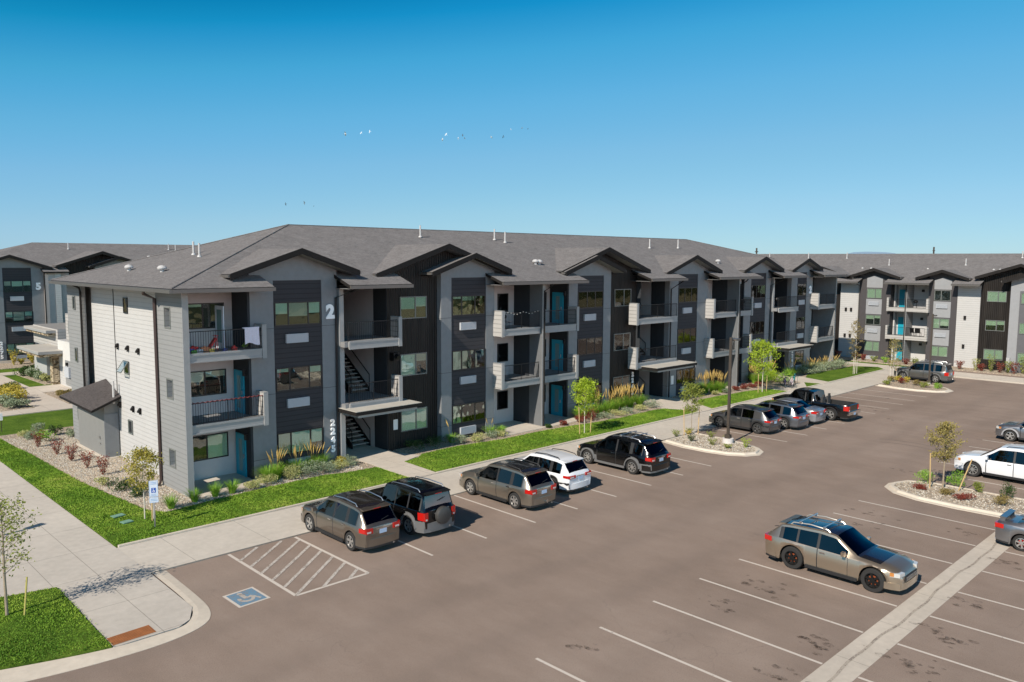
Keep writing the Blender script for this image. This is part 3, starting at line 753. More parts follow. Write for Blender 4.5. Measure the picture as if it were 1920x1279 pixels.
# end wall windows: top, open awning, lower, plus dryer vents
window(M, 'u', 15.07, 44.45, 45.05, 8.12, 8.95, (), (.4,), FRAMEB); window(M, 'u', 15.07, 44.6, 45.3, 4.85, 5.5, (), (0,), FRAMEG); window(M, 'u', 15.07, 44.45, 45.05, 1.62, 2.38, (), (.8,), FRAMEG)
b = MB(); b.add([(15.0, 44.6, 5.55), (15.0, 45.3, 5.55), (14.62, 45.3, 5.0), (14.62, 44.6, 5.0)], [(0, 1, 2, 3)])
aw = M.part('awning_window', b, [GLASS], fix=False)
b = MB()
for y in (44.6, 45.3): b.tube([(15.0, y, 5.55), (14.62, y, 5.0)], .03, 6)
for x, z in ((15.0, 5.55), (14.62, 5.0)): b.tube([(x, 44.6, z), (x, 45.3, z)], .03, 6)
M.part('sash', b, [FRAMEG], aw)
def hood_vent(B, y, z):
    b = MB(); b.prof([(15.06, z+.13), (15.01, z+.13), (14.90, z-.02), (14.90, z-.10), (15.06, z-.10)], y-.10, y+.10, 'y'); b.box(14.97, 15.05, y-.03, y+.03, z-.20, z-.12); B.part('dryer_vent', b, [FASCIA])
for y, z in ((46.17, 6.28), (44.63, 6.28), (43.1, 6.26), (46.16, 3.06), (44.2, 3.08), (43.2, 3.1)): hood_vent(M, y, z)
downspout(M, [(13.8, 38.6, 9.55), (13.85, 38.8, 9.38), (14.5, 39.25, 9.12), (14.51, 39.27, .3), (14.3, 39.0, .12)], plain('brown downspout', (.055, .034, .03), .5), .075)
downspout(M, [(14.0, 50.2, 9.55), (14.45, 50.35, 9.3), (14.50, 50.4, 9.1), (14.5, 50.4, .1)], FASCIA, .06)

# bay A balconies
SW = plain('patio side wall', (.20, .21, .22), .7)
def side_wall(B, u, v0, v1, z0, z1, mat=DARKWALL, t=.12):
    b = MB(); b.box(u-t, u-.001, v0, v1, z0, z1); B.part('wall', b, [mat])
side_wall(M, 18.2, 37.02, 38.7, 0, 9.48)
for i, z in enumerate((0.12, F2, F3)):
    d_ = 18.08
    if i < 2: door(M, 'u', d_, 37.6, 38.5, z, z+2.08)
    window(M, 'v', 38.7, 15.78, 17.66, z+.95, z+2.2, (.42,), [(.0, .9), (.35, .3), (.15, 0)][i], FRAMEB)
b = MB()  # open white door on the top balcony
b.box(17.05, 17.10, 37.45, 38.35, F3, F3+2.08); o = M.part('door', b, [plain('white open door', (.62, .68, .74), .4)]); b = MB(); b.box(17.04, 17.047, 37.65, 38.15, F3+.3, F3+1.9); M.part('door_glass', b, [TEALG], o)
for z in (F2, F3): balcony(M, 14.86, 18.62, 36.22, 38.7, z, None, 'stub')
# gable bay B
BL = [((1, 1, 1), (0, .0, .3), (.38, .45, .42)), ]
gable_bay(M, 18.2, 19.45, 22.18, 23.1, 37.0, 11.55, over=(1.3, .9), vf=36.2, blinds=[(1, 1, 1), (.1, 0, .15), (.45, .5, .48)], wf=(.29, .72))
number(M, '2', 22.66, 37.0, 8.24, .95, .055); number(M, '2\n2\n4\n5', 22.70, 37.0, 1.62, .48, .028)
# bay C stairs
def stair_bay(B, u0, u1, bu0=None, vf=36.25, pier_v=37.0, canopy=True, left_wing=True, stub_r=True, left_stub=False, su=None):
    s0, s1 = su or (u1-1.28, u1-.06)
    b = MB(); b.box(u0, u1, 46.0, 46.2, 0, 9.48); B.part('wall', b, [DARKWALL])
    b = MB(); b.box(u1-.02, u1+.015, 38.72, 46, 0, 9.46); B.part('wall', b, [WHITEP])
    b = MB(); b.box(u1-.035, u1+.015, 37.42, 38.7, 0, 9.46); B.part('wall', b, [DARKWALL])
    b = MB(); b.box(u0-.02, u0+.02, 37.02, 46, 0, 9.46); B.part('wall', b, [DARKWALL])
    for z in (F2, F3):
        b = MB(); b.box(u0+.02, u1-.04, vf+.12, 39.2, z-.28, z-.004); b.box(u0+.02, s0-.1, 39.2, 46, z-.28, z-.004); b.box(s0-.1, u1-.04, 43.9, 46, z-.28, z-.004); B.part('landing', b, [SOFFIT])
        balcony(B, bu0 if bu0 is not None else u0+(.24 if left_wing else 0), u1+.16, vf, vf+.3, z, 'stub' if left_stub else None, 'stub' if stub_r else None)
    stairs(B, s0, s1, 39.25, .1); stairs(B, s0, s1, 39.25, F2)
    if left_wing:
        wv = 36.80; b = MB(); b.box(u0, u0+.24, wv, 38.7, 0, 9.5); b.box(u0-.012, u0+.252, wv-.025, wv-.002, 0, 9.5, 1); B.part('wall', b, [GREYP, GREYTRIM])
def canopy(B, pts, z, t=.22):
    b = MB(); b.prism(pts, z-t, z-.03, 1); b.prism(pts, z-.028, z, 0); cx = sum(p[0] for p in pts)/4; cy = sum(p[1] for p in pts)/4
    b.prism([(cx+(p[0]-cx)*.9, cy+(p[1]-cy)*.85) for p in pts], z-t-.16, z-t-.003, 2); B.part('entrance_canopy', b, [CANOPY, FASCIA, GREYTRIM])
stair_bay(M, 23.12, 26.6)
canopy(M, [(23.0, 37.0), (27.3, 37.38), (27.3, 35.15), (23.0, 35.15)], 3.12)
# bay D dark ribbed metal with a wide gable behind bay E
def rib_bay(B, u0, u1, g0, g1, v, zpk, blinds, wx, zwin=(1.05, 4.3, 7.62), vb=43.6, vf=None, Z=1):
    b = MB(); b.box(u0, u1, v, v+5, 0, 9.9*Z); cx = (g0+g1)/2; zg = zpk-.27
    b.prof([(g0, 9.9*Z+.002), (g1, 9.9*Z+.002), (g1, zg-.333*(g1-cx)), (cx, zg), (g0, zg-.333*(cx-g0))], v, v+.5, 'y')
    B.part('wall', b, [RIB])
    for z, bl in zip(zwin, blinds): window(B, 'v', v, wx[0], wx[1], z*Z, (z+1.28)*Z, (.57,), bl, FRAMEG)
    gable_roof(B, g0-1.1, g1+1.1, cx, vf if vf is not None else v-.75, vb, zpk)
rib_bay(M, 26.6, 30.25, 26.5, 34.5, 37.4, 11.95, [(1, 1), (1, .35), (.5, .45)], (27.48, 29.4), vf=36.6)
b = MB(); b.box(26.95, 27.25, 37.36, 37.39, 1.25, 1.85); M.part('notice_board', b, [plain('white notice board', (.8, .8, .8), .5)])
b = MB(); b.box(26.75, 27.15, 37.0, 37.38, 5.3, 5.75); b.tube([(26.95, 37.05, 5.6), (26.95, 36.8, 5.5)], .14, 10); M.part('flood_lamp', b, [BLACKM])
gable_bay(M, 30.2, 31.0, 33.8, 34.5, 37.0, 11.42, over=(1.15, .8), vf=36.3, blinds=[(1, 1, 1), (.9, 1, 1), (.1, .12, .1)], wf=(.28, .68))
# bays F and K: pairs of balconies split by a divider wall
def twin_bay(B, u0, d0, d1, u1, vf=36.2, sides=('stub', 'stub'), wins=True, doorR=True):
    b = MB(); b.box(d0, d1, vf-.15, 38.7, 0, 9.5); b.box(d0-.012, d1+.012, vf-.18, vf-.152, 0, 9.5, 1); B.part('divider_wall', b, [vary('divider slate siding', (.135, .14, .145), .75, .06), GREYTRIM])
    b = MB(); b.box(d0-.006, d0-.001, 37.2, 38.7, 0, 9.45); B.part('wall', b, [DARKWALL])
    side_wall(B, u1, 37.02, 38.7, 0, 9.46)
    for i, z in enumerate((.12, F2, F3)):
        if wins:
            window(B, 'v', 38.7, u0+1.95, u0+2.9, z+.92, z+2.15, (), (0,), FRAMEB)
            window(B, 'v', 38.7, d1+2.0, d1+2.9, z+.92, z+2.15, (), (.1,), FRAMEB)
        door(B, 'u', u1-.12, 37.45, 38.35, z, z+2.08)
        if i:
            balcony(B, u0, d0, vf, 38.7, z, sides[0], None); balcony(B, d1, u1+.12, vf, 38.7, z, None, sides[1])
    downspout(B, [(d1-.0, vf-.85, 9.5), (d1-.05, vf-.7, 9.3), ((d0+d1)/2, vf-.24, 9.05), ((d0+d1)/2, vf-.24, .1)])
twin_bay(M, 34.42, 37.9, 38.14, 41.55)
gable_bay(M, 41.55, 42.45, 45.3, 46.12, 37.0, 11.38, over=(1.1, .75), vf=36.3, blinds=[(1, 1, 1), (0, .2, 0), (.1, .12, .1)], wf=(.36, .68))
rib_bay(M, 46.12, 49.75, 41.55, 49.2, 37.4, 11.95, [(0, 0), (1, 1), (.12, .15)], (47.0, 49.0), vf=36.6)
number(M, '2\n2\n4\n5', 49.38, 37.4, 1.62, .48, .028)
stair_bay(M, 49.75, 53.45, bu0=48.3, left_wing=False, stub_r=False, left_stub=True)
canopy(M, [(49.0, 37.0), (54.3, 37.05), (54.3, 34.8), (49.0, 34.8)], 3.10)
gable_bay(M, 53.5, 54.7, 57.5, 59.1, 37.0, 11.48, over=(1.3, 1.0), vf=36.35, blinds=[(1, 1, 1), (1, .7, .8), (.15, .1, .15)], wf=(.33, .68))
b = MB(); b.box(53.95, 54.3, 36.96, 36.99, 1.1, 1.8); M.part('notice_board', b, [MATS['white notice board']])
twin_bay(M, 58.75, 62.45, 62.7, 65.02, wins=False)
gable_bay(M, 65.0, 66.15, 68.85, 69.8, 37.0, 11.43, over=(1.2, 1.0), vf=36.3, blinds=[(1, 1, 1), (1, 1, 1), (.4, 1, .4)], wf=(.36, .68))
stair_bay(M, 69.85, 73.8, stub_r=False)
canopy(M, [(69.4, 36.9), (74.2, 36.9), (74.2, 34.7), (69.4, 34.7)], 3.10)
gable_bay(M, 73.82, 75.05, 77.0, 78.3, 37.0, 11.33, over=(1.1, .7), vf=36.35, blinds=[(1, 1, 1), (.9, .9, .9), (.9, .9, 0)], wf=(.62,))
number(M, '2', 77.75, 37.0, 8.17, .95, .055); number(M, '2\n2\n4\n5', 74.45, 37.0, 1.55, .48, .028)
# bay O end balconies
b = MB(); b.box(81.9, 82.15, 36.2, 52.6, 0, 9.5); M.part('wall', b, [GREYLAP])
b = MB(); b.box(81.88, 81.895, 36.3, 38.7, 0, 9.45); M.part('wall', b, [GREYP])
for i, z in enumerate((.12, F2, F3)):
    b = MB(); b.box(79.2, 80.8, 38.62, 38.69, z, z+2.1); M.part('door', b, [plain('grey patio door', (.18, .17, .19), .5)])
    if i: balcony(M, 78.0, 81.9, 36.2, 38.7, z, 'stub', None)
b = MB(); b.box(78.32, 81.88, 38.55, 38.61, 0, 9.46)
M.part('wall', b, [DARKWALL])
# downspouts at bay corners
downspout(M, [(23.35, 35.5, 9.55), (23.3, 35.7, 9.4), (22.98, 36.92, 9.0), (22.98, 36.92, .1)], BLACKM)
downspout(M, [(53.3, 35.5, 9.55), (53.3, 35.7, 9.4), (53.65, 36.93, 8.8), (53.65, 36.93, .1)], BLACKM)
downspout(M, [(70.3, 35.5, 9.55), (70.2, 35.8, 9.4), (69.7, 36.93, 8.8), (69.7, 36.93, .1)], BLACKM)
# roof
RL, RRt, Yf, Yb = 24.9, 67.9, 35.5, 53.6
zr = 13.1
b = MB()
zb_ = rz(37.7)
segs = [(13.86, 18.75), (22.95, 26.95), (33.75, 41.75), (48.95, 53.6), (58.35, 65.35), (69.2, 74.0), (77.5, 82.9)]
for x0, x1 in segs:
    la = x0+(2.2*1.138 if x0 == 13.86 else 0); rb_ = x1-(2.2*(15/9.7) if x1 == 82.9 else 0)
    slab(b, [(x0, Yf, 9.7), (x1, Yf, 9.7), (rb_, 37.7, zb_), (la, 37.7, zb_)], .18)
k = 2.2/9.7
slab(b, [(13.86+(RL-13.86)*k, 37.7, zb_), (82.9-(82.9-RRt)*k, 37.7, zb_), (RRt, 45.2, zr), (RL, 45.2, zr)], .18)
slab(b, [(13.86, Yb, 9.7), (13.86, Yf, 9.7), (RL, 45.2, zr)], .18)
slab(b, [(82.9, Yf, 9.7), (82.9, Yb, 9.7), (RRt, 45.2, zr)], .18)
slab(b, [(82.9, Yb, 9.7), (13.86, Yb, 9.7), (RL, 45.2, zr), (RRt, 45.2, zr)], .18)
M.part('roof', b, [SHINGLE, FASCIA, SOFFIT])
b = MB()
for x0, x1 in segs: b.box(x0, x1, Yf-.13, Yf-.004, 9.50, 9.67)
b.box(13.73, 13.855, Yf-.13, Yb, 9.50, 9.67); M.part('gutter', b, [GUTTER])
b = MB()
for x0, x1 in segs: b.box(max(x0, 14.0)+.05, min(x1, 82.8)-.05, 35.62, 38.7, 9.482, 9.5)
b.box(13.98, 15.1, 38.72, 53.4, 9.482, 9.5); M.part('soffit', b, [SOFFIT])
# hip caps: darker ridge shingles
b = MB()
for a, c in (((13.86, Yf, 9.72), (RL, 45.2, zr+.02)), ((13.86, Yb, 9.72), (RL, 45.2, zr+.02)), ((RL, 45.2, zr+.01), (RRt, 45.2, zr+.01)), ((82.9, Yf, 9.72), (RRt, 45.2, zr+.02))): b.tube([a, c], .035, 6)
M.part('ridge_cap', b, [SHINGLE], smooth=60)
for x, y, z in ((33.75, 43.53, 12.45), (40.46, 43.39, 12.4), (41.01, 42.84, 12.21), (58.02, 42.33, 12.04), (62.59, 42.5, 12.09)): vent_pipe(M, x, y, rz(y), .8)
for x, y in ((39.75, 38.5), (63.31, 38.74), (40.05, 38.45)): vent_cap(M, x, y, rz(y))
LS = 3.4/(RL-13.86)
for x, y in ((15.94, 46.61), (15.95, 41.94)): vent_cap(M, x, y, 9.7+LS*(x-13.86))
for x, y in ((18.77, 44.72), (18.4, 43.09)): vent_pipe(M, x, y, 9.7+LS*(x-13.86), .75)

# utility shed against the end wall
sh = thing('utility_shed', (14.3, 46.5, 0), 'small grey utility shed with a brown lean-to roof against the white end wall', 'shed')
b = MB(); b.prof([(14.31, .02), (15.05, .02), (15.05, 3.30), (14.31, 2.95)], 46.55, 49.6, 'y'); b.prof([(14.31, .02), (15.05, .02), (15.05, 2.85), (14.31, 2.75)], 49.6, 51.2, 'y'); b.build('wall', [vary('shed grey panel', (.20, .20, .19), .7, .05)], sh, (14.3, 46.5, 0))
b = MB(); b.box(14.27, 15.0, 46.50, 46.55, 0, .02+2.5); b.build('corner_trim', [GREYP], sh, (14.3, 46.5, 0))
b = MB(); slab(b, [(13.5, 46.0, 2.90), (15.04, 46.05, 3.52), (15.04, 48.4, 4.22)], .14); slab(b, [(13.5, 46.0, 2.90), (15.04, 48.4, 4.22), (13.54, 51.9, 2.99)], .14); slab(b, [(15.04, 48.4, 4.22), (15.04, 51.9, 3.2), (13.54, 51.9, 2.99)], .14); b.build('roof', [SHINGLED, FASCIA, SOFFIT], sh, (14.3, 46.5, 0))
b = MB(); b.tube([(14.75, 46.3, 3.1), (14.75, 46.3, 4.35)], .06, 10); b.build('vent_pipe', [PVC], sh, (14.3, 46.5, 0), smooth=40)
b = MB(); b.box(14.24, 14.31, 47.3, 47.42, 1.05, 1.2); b.box(14.25, 14.31, 47.3, 47.4, .75, .82); b.build('tap', [STEEL], sh, (14.3, 46.5, 0))
b = MB(); b.box(14.12, 15.05, 46.35, 51.4, 0, .11); b.build('foundation', [KERBC], sh, (14.3, 46.5, 0))

# ============================ block on the right ============================
E3 = Bld('apartment_building', (92.3, 45.0, 0), R(-90), 'three storey apartment block at the right edge facing sideways with sunlit green windows', local=True)
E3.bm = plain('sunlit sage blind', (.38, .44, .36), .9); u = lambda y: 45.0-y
ZS = .925
def bx(B, name, mat, *a): q = MB(); q.box(*a); return B.part(name, q, mat if isinstance(mat, list) else [mat])
bx(E3, 'wall', WHITEP, -6, 27, 1.7, 17, 0, 8.75)
DARKP = vary('warm charcoal panel', (.055, .050, .052), .7, .06); MIDP = vary('light grey panel', (.27, .275, .285), .7, .05)
bx(E3, 'wall', RIB, -3, 4.79, 0.3, 3, 0, 9.1)
bx(E3, 'wall', WHITE, 4.79, 6.88, .02, 3, 0, 8.75)
def e3_gable(u0, p0, p1, u1, zpk, wf, blinds):
    cx = (u0+u1)/2; b = MB(); b.box(u0, u1, .1, 3, 0, 9.0); b.prof([(u0, 9.002), (u1, 9.002), (u1, zpk-.25-.33*(u1-cx)), (cx, zpk-.25), (u0, zpk-.25-.33*(cx-u0))], .1, .6, 'y'); E3.part('wall', b, [DARKP])
    b = MB(); zc = zpk-.85
    b.prof([(p0, 8.12), (p1, 8.12), (p1, zc-.33*(p1-p0)/2), ((p0+p1)/2, zc), (p0, zc-.33*(p1-p0)/2)], .07, .098, 'y'); b.box(p0, p1, .07, .098, 5.15, 6.85); b.box(p0, p1, .07, .098, 2.15, 3.85); E3.part('panel_column', b, [MIDP])
    for i, z in enumerate((.98, 3.96, 6.94)):
        window(E3, 'v', .1, p0+.05, p1-.05, z, z+1.1, (wf,), blinds[i], FRAMEG)
        zc = (.0, 3.05, 6.12)[i]; aircon(E3, 'v', .07, (p0+p1)/2-.55, (p0+p1)/2+.55, zc+.02, zc+.44)
    gable_roof(E3, u0-1.15, u1+1.15, cx, -.65, 6.5, zpk)
e3_gable(6.88, 7.72, 9.45, 10.36, 10.32, .56, ((1, 1), (.35, .3), (1, 1)))
e3_gable(14.3, 14.84, 16.55, 17.18, 10.22, .42, ((1, 1), (1, 1), (0, 0)))
# balcony pair between them
bx(E3, 'divider_wall', GREYLAP, 12.05, 12.25, -.35, 1.7, 0, 8.7)
for uu in (10.42, 14.1): bx(E3, 'wall', WHITEP, uu, uu+.15, 1.0, 1.7, 0, 8.7)
for i, z in enumerate((.1, 2.92, 6.0)):
    b = MB(); b.box(10.75, 11.45, 1.6, 1.69, z, z+1.95); E3.part('door', b, [TEAL])
    b = MB(); b.box(13.1, 13.35, 1.5, 1.69, z+1.75, z+2.0); E3.part('wall_lamp', b, [BLACKM])
    if i:
        b = MB(); b.box(10.2, 14.45, -.3, 1.7, z-.28, z-.004); b.box(10.15, 14.5, -.36, -.3, z-.38, z+.04, 1); o = E3.part('balcony', b, [SOFFIT, STUB])
        railing(E3, o, 'v', -.25, 10.4, 12.05, z, .98); railing(E3, o, 'v', -.25, 12.25, 14.2, z, .98)
        b = MB(); b.box(10.15, 10.35, -.38, .1, z-.4, z+1.1); b.box(14.25, 14.47, -.38, .1, z-.4, z+1.1); E3.part('balcony_end_wall', b, [STUB], o)
downspout(E3, [(12.15, -.6, 8.7), (12.15, -.42, 8.4), (12.15, -.42, .1)])
b = MB(); b.box(17.18, 19.34, .02, 3, 0, 8.75); E3.part('wall', b, [WHITE])
for uu, z in ((5.5, 5.6), (6.1, 5.6), (5.5, 2.6), (6.1, 2.6), (18.0, 5.3), (18.0, 2.3)):
    b = MB(); b.box(uu-.11, uu+.11, -.12, .018, z-.22, z+.16); E3.part('dryer_vent', b, [FASCIA])
# dark ribbed gable at the frame edge with the grey bay in front
b = MB(); b.box(19.34, 24, .1, 3, 0, 9.1); cx = 22.9; b.prof([(19.34, 9.102), (26.5, 9.102), (26.5, 10.62-.33*3.6), (cx, 10.62), (19.34, 10.62-.33*3.56)], .1, .6, 'y'); E3.part('wall', b, [RIB])
for z, bl in zip((1.08, 4.06, 7.02), ((1, 1), (.55, .45), (1, 1))): window(E3, 'v', .1, 19.92, 21.68, z, z+1.08, (.57,), bl, FRAMEG)
gable_roof(E3, 18.9, 26.9, cx, -.6, 7.2, 10.88)
b = MB(); b.box(22.15, 26.5, -.45, 1, 0, 9.0); b.prof([(22.15, 9.002), (26.5, 9.002), (26.5, 9.3), (24.3, 9.95), (22.15, 9.3)], -.45, 0, 'y'); E3.part('wall', b, [MIDP])
b = MB(); b.box(22.98, 26, -.49, -.452, 0, 8.2); E3.part('panel_column', b, [vary('mid charcoal lap', (.10, .10, .108), .7, .05)])
for z in (1.0, 3.96, 6.94): window(E3, 'v', -.49, 23.1, 25.5, z, z+1.1, (.4,), (1, 1), FRAMEG)
gable_roof(E3, 21.5, 27.0, 24.3, -1.1, 6.5, 10.15)
b = MB(); b.box(22.2, 22.5, -.75, -.46, .2, 1.5); E3.part('meter_box', b, [vary('grey meter box', (.4, .4, .4), .5, .05)])
# gable beyond the end of the main block
gable_roof(E3, -.9, 6.3, 2.7, -.65, 6.5, 10.45)
b = MB(); b.prof([(0, 9.102), (5.4, 9.102), (5.4, 9.35), (2.7, 10.2), (0, 9.35)], .1, .6, 'y'); E3.part('wall', b, [DARKP])
for z in (1.3, 4.2, 7.0): window(E3, 'v', .3, 2.9, 4.1, z, z+1.15, (), (1,), FRAMEG)
# roof
b = MB(); vE, vR, zE, zR = -1.3, 8.9, 8.78, 12.0; s3 = (zR-zE)/(vR-vE)
zq = zE+s3*2.2
for a0, a1 in ((4.45, 7.25), (10.1, 14.75), (16.9, 19.6)): slab(b, [(a0, vE, zE), (a1, vE, zE), (a1, .9, zq), (a0, .9, zq)], .16)
slab(b, [(-26, .9, zq), (27, .9, zq), (20.7, vR, zR), (-20, vR, zR)], .16)
slab(b, [(-26, 19.1, zE), (-20, vR, zR), (20.7, vR, zR), (27, 19.1, zE)], .16)
slab(b, [(27, .9, zq), (27.6, 19.1, zE), (20.7, vR, zR)], .16)
E3.part('roof', b, [SHINGLE, FASCIA, SOFFIT])
b = MB()
for a0, a1 in ((4.45, 7.25), (10.1, 14.75), (16.9, 19.6)): b.box(a0, a1, vE-.12, vE-.004, zE-.19, zE-.02)
E3.part('gutter', b, [GUTTER])
downspout(E3, [(7.1, vE, 8.6), (6.95, -.05, 8.3), (6.95, -.05, .1)], GUTTER)
for x, y in ((99.29, 42.68), (96.79, 36.65), (96.99, 28.61), (99.59, 23.91), (99.23, 52.95), (99.26, 47.6)): vent_pipe(E3, 45-y, x-92.3, zE+s3*(x-92.3-vE), .75)
for y in (39.2, 38.2, 32.0, 25.5, 24.9): vent_pipe(E3, 45-y, 3.3, zE+s3*4.6, .12)

# ============================ block on the left =============================
E5 = Bld('apartment_building', (20.0, 96.5, 0), 0, 'three storey dark grey apartment block far left marked with a white 5')
bx(E5, 'wall', WHITEP, 15, 60, 98.2, 112, 0, 9.4)
gable_bay(E5, 17.9, 20.47, 23.11, 24.22, 96.5, 11.29, over=(1.0, .75), vf=95.8, vb=104, blinds=[(1, 1, 1), (.5, .85, .45), (.45, .5, .45)], fl=(-.15, 3.2, 6.4), wf=(.28, .7))
number(E5, '5', 23.72, 96.5, 7.95, .95, .055); number(E5, '2\n2\n7\n5', 20.03, 96.5, 1.4, .48, .028)
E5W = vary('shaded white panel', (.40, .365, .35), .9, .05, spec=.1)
bx(E5, 'wall', E5W, 24.24, 25.2, 95.9, 98, 0, 9.45); bx(E5, 'wall', WHITE, 25.2, 25.75, 95.85, 98, 0, 9.45); bx(E5, 'wall', E5W, 25.76, 26.7, 96.4, 98, 0, 9.45)
b = MB(); b.box(26.7, 29.4, 97.0, 99, 0, 9.9); b.prof([(26.0, 9.902), (34.2, 9.902), (34.2, 10.1), (30.1, 11.45), (26.0, 10.1)], 97.0, 97.5, 'y'); E5.part('wall', b, [RIB])
gable_roof(E5, 25.4, 34.8, 30.1, 95.9, 104.5, 11.75)
b = MB(); b.box(29.4, 34.2, 96.5, 98, 0, 9.9); b.prof([(29.4, 9.902), (34.2, 9.902), (34.2, 10.1), (31.86, 10.95), (29.4, 10.1)], 96.5, 97, 'y'); E5.part('wall', b, [GREYP])
gable_roof(E5, 28.7, 35, 31.86, 95.7, 104, 11.2)
gable_bay(E5, 36.5, 38, 41, 43, 96.5, 11.3, vb=104, vf=95.8)
bx(E5, 'downspout', FASCIA, 24.1, 24.2, 95.7, 95.82, 0, 9.4)
b = MB(); s5 = 3.2/9.5
slab(b, [(24.0, 95.4, 9.55), (26.5, 95.4, 9.55), (26.5, 97.6, 9.55+s5*2.2), (24.0, 97.6, 9.55+s5*2.2)], .16)
slab(b, [(17.0, 97.6, 9.55+s5*2.2), (60, 97.6, 9.55+s5*2.2), (52, 104.9, 12.75), (25.4, 104.9, 12.75)], .16)
slab(b, [(52, 104.9, 12.75), (60, 114, 9.6), (15, 114, 9.6), (25.4, 104.9, 12.75)], .16)
slab(b, [(17.0, 97.6, 9.55+s5*2.2), (25.4, 104.9, 12.75), (15, 114, 9.6)], .16)
E5.part('roof', b, [SHINGLE, FASCIA, SOFFIT])
for x, y in ((28.51, 102.64), (40.02, 102.87), (40.73, 102.49)): vent_pipe(E5, x, y, 9.55+s5*(y-95.4), .75)
vent_cap(E5, 36.4, 99.6, 9.55+s5*4.2)
bx(E5, 'foundation', KERBC, 17.9, 43, 96.3, 96.46, 0, .3)
# block behind, only its roof shows past the far left edge
E6 = Bld('apartment_building', (8.0, 104, 0), 0, 'apartment block at the far left edge showing only its grey hipped roof')
b = MB(); slab(b, [(-6, 104, 9.7), (19, 104, 9.7), (13, 113, 12.85), (0, 113, 12.85)], .16); slab(b, [(13, 113, 12.85), (19, 104, 9.7), (19, 122, 9.7)], .16); E6.part('roof', b, [SHINGLE, FASCIA, SOFFIT])
bx(E6, 'wall', GREYP, -5, 18, 105, 121, 0, 9.6)

# ============================ clubhouse ====================================
CH = thing('clubhouse', (20.2, 73.3, 0), 'low white clubhouse with flat entrance canopies and a stone pillar', 'clubhouse')
og = (20.2, 73.3, 0)
def stone():
    n = N('stacked ledge stone'); v = n.n('ShaderNodeTexVoronoi'); v.inputs['Scale'].default_value = 3.2
    mp = n.n('ShaderNodeMapping'); mp.inputs['Scale'].default_value = (1, 1, 2.4); n.l(n.pos(), mp.inputs[0]); n.l(mp.outputs[0], v.inputs['Vector'])
    c = n.n('ShaderNodeSeparateColor'); n.l(v.outputs['Color'], c.inputs[0])
    n.set(n.ramp(c.outputs[0], [(.1, (.10, .07, .04)), (.5, (.30, .23, .14)), (.9, (.48, .40, .28))]), .9); n.bump(v.outputs['Distance'], .9, .1); return n.m
STONE = stone()
def cb(name, mat, *a, par=None): q = MB(); q.box(*a); return q.build(name, mat if isinstance(mat, list) else [mat], par or CH, og)
cb('wall', WHITE, 20.3, 24, 73.4, 77.4, 0, 3.95); cb('wall', vary('club white panel', (.58, .57, .54), .8, .05), 20.28, 20.299, 73.4, 77.4, 1.7, 3.9)
cb('wall', GREYLAP, 20.22, 20.279, 73.6, 75.3, .25, 2.35); cb('meter_box', ACW, 20.05, 20.219, 73.8, 75.0, .95, 1.85)
cb('wall_lamp', BLACKM, 20.05, 20.219, 74.4, 74.65, 1.95, 2.2); cb('wall', STUB, 20.5, 22, 74.2, 75.6, 4.0, 6.3)
cb('window', FRAMEG, 20.46, 20.499, 74.3, 74.8, 4.6, 5.7)
cb('wall', vary('clubhouse pale grey', (.36, .37, .36), .8, .05), 20.0, 20.6, 80.0, 84, 0, 2.75); cb('wall', BEIGE, 20.1, 20.3, 77.42, 78.0, 0, 2.75)
cb('stone_pillar', STONE, 19.75, 20.25, 77.2, 78.0, 0, 2.8); cb('wall', STUB, 21.0, 24, 80, 88, 2.9, 4.6); cb('wall', GREYP, 21.9, 25, 84, 90, 0, 4.2)
for (x0, x1, y0, y1, z) in ((18.4, 21.2, 76.0, 83.0, 3.1), (20.2, 23.0, 80.5, 88.0, 4.5)):
    b = MB(); b.box(x0, x1, y0, y1, z-.25, z-.03, 1); b.box(x0, x1, y0, y1, z-.028, z, 0); b.box(x0+.15, x1-.15, y0+.15, y1-.15, z-.5, z-.252, 2); b.build('entrance_canopy', [CANOPY, GREYTRIM, STONE], CH, og)
# ------------------------------------------------------------------ vehicles
TYRE = plain('tyre rubber', (.022, .021, .020), .85)
RIM = plain('silver alloy rim', (.50, .49, .47), .32, .7)
RIMK = plain('black rim', (.012, .012, .012), .35, .3)
TRIM = plain('black plastic trim', (.018, .018, .019), .55)
CLAD = plain('grey plastic cladding', (.13, .13, .13), .6)
REDL = plain('red tail lamp', (.50, .012, .008), .15, Coat_Weight=1)
CLRL = plain('clear lamp lens', (.62, .62, .60), .08, .2)
AMB = plain('amber lamp', (.50, .20, .05), .2)
UNDER = plain('underbody black', (.006, .006, .006), .95)
SEATM = plain('dim interior', (.05, .048, .045), .9)
PLATE = plain('pale blue licence plate', (.45, .56, .72), .5)
def interp(tab, t):
    if t <= tab[0][0]: return tab[0][1]
    for (a, x), (c, y) in zip(tab, tab[1:]):
        if t <= c: return x+(y-x)*(t-a)/(c-a) if c > a else y
    return tab[-1][1]
def sm(tab, t, w=.020):
    w = min(w, max(.002, t*.30), max(.002, (1-t)*.45)); return sum(interp(tab, t+k*w/3)*c for k, c in ((-3, 1), (-2, 2), (-1, 3), (0, 4), (1, 3), (2, 2), (3, 1)))/16
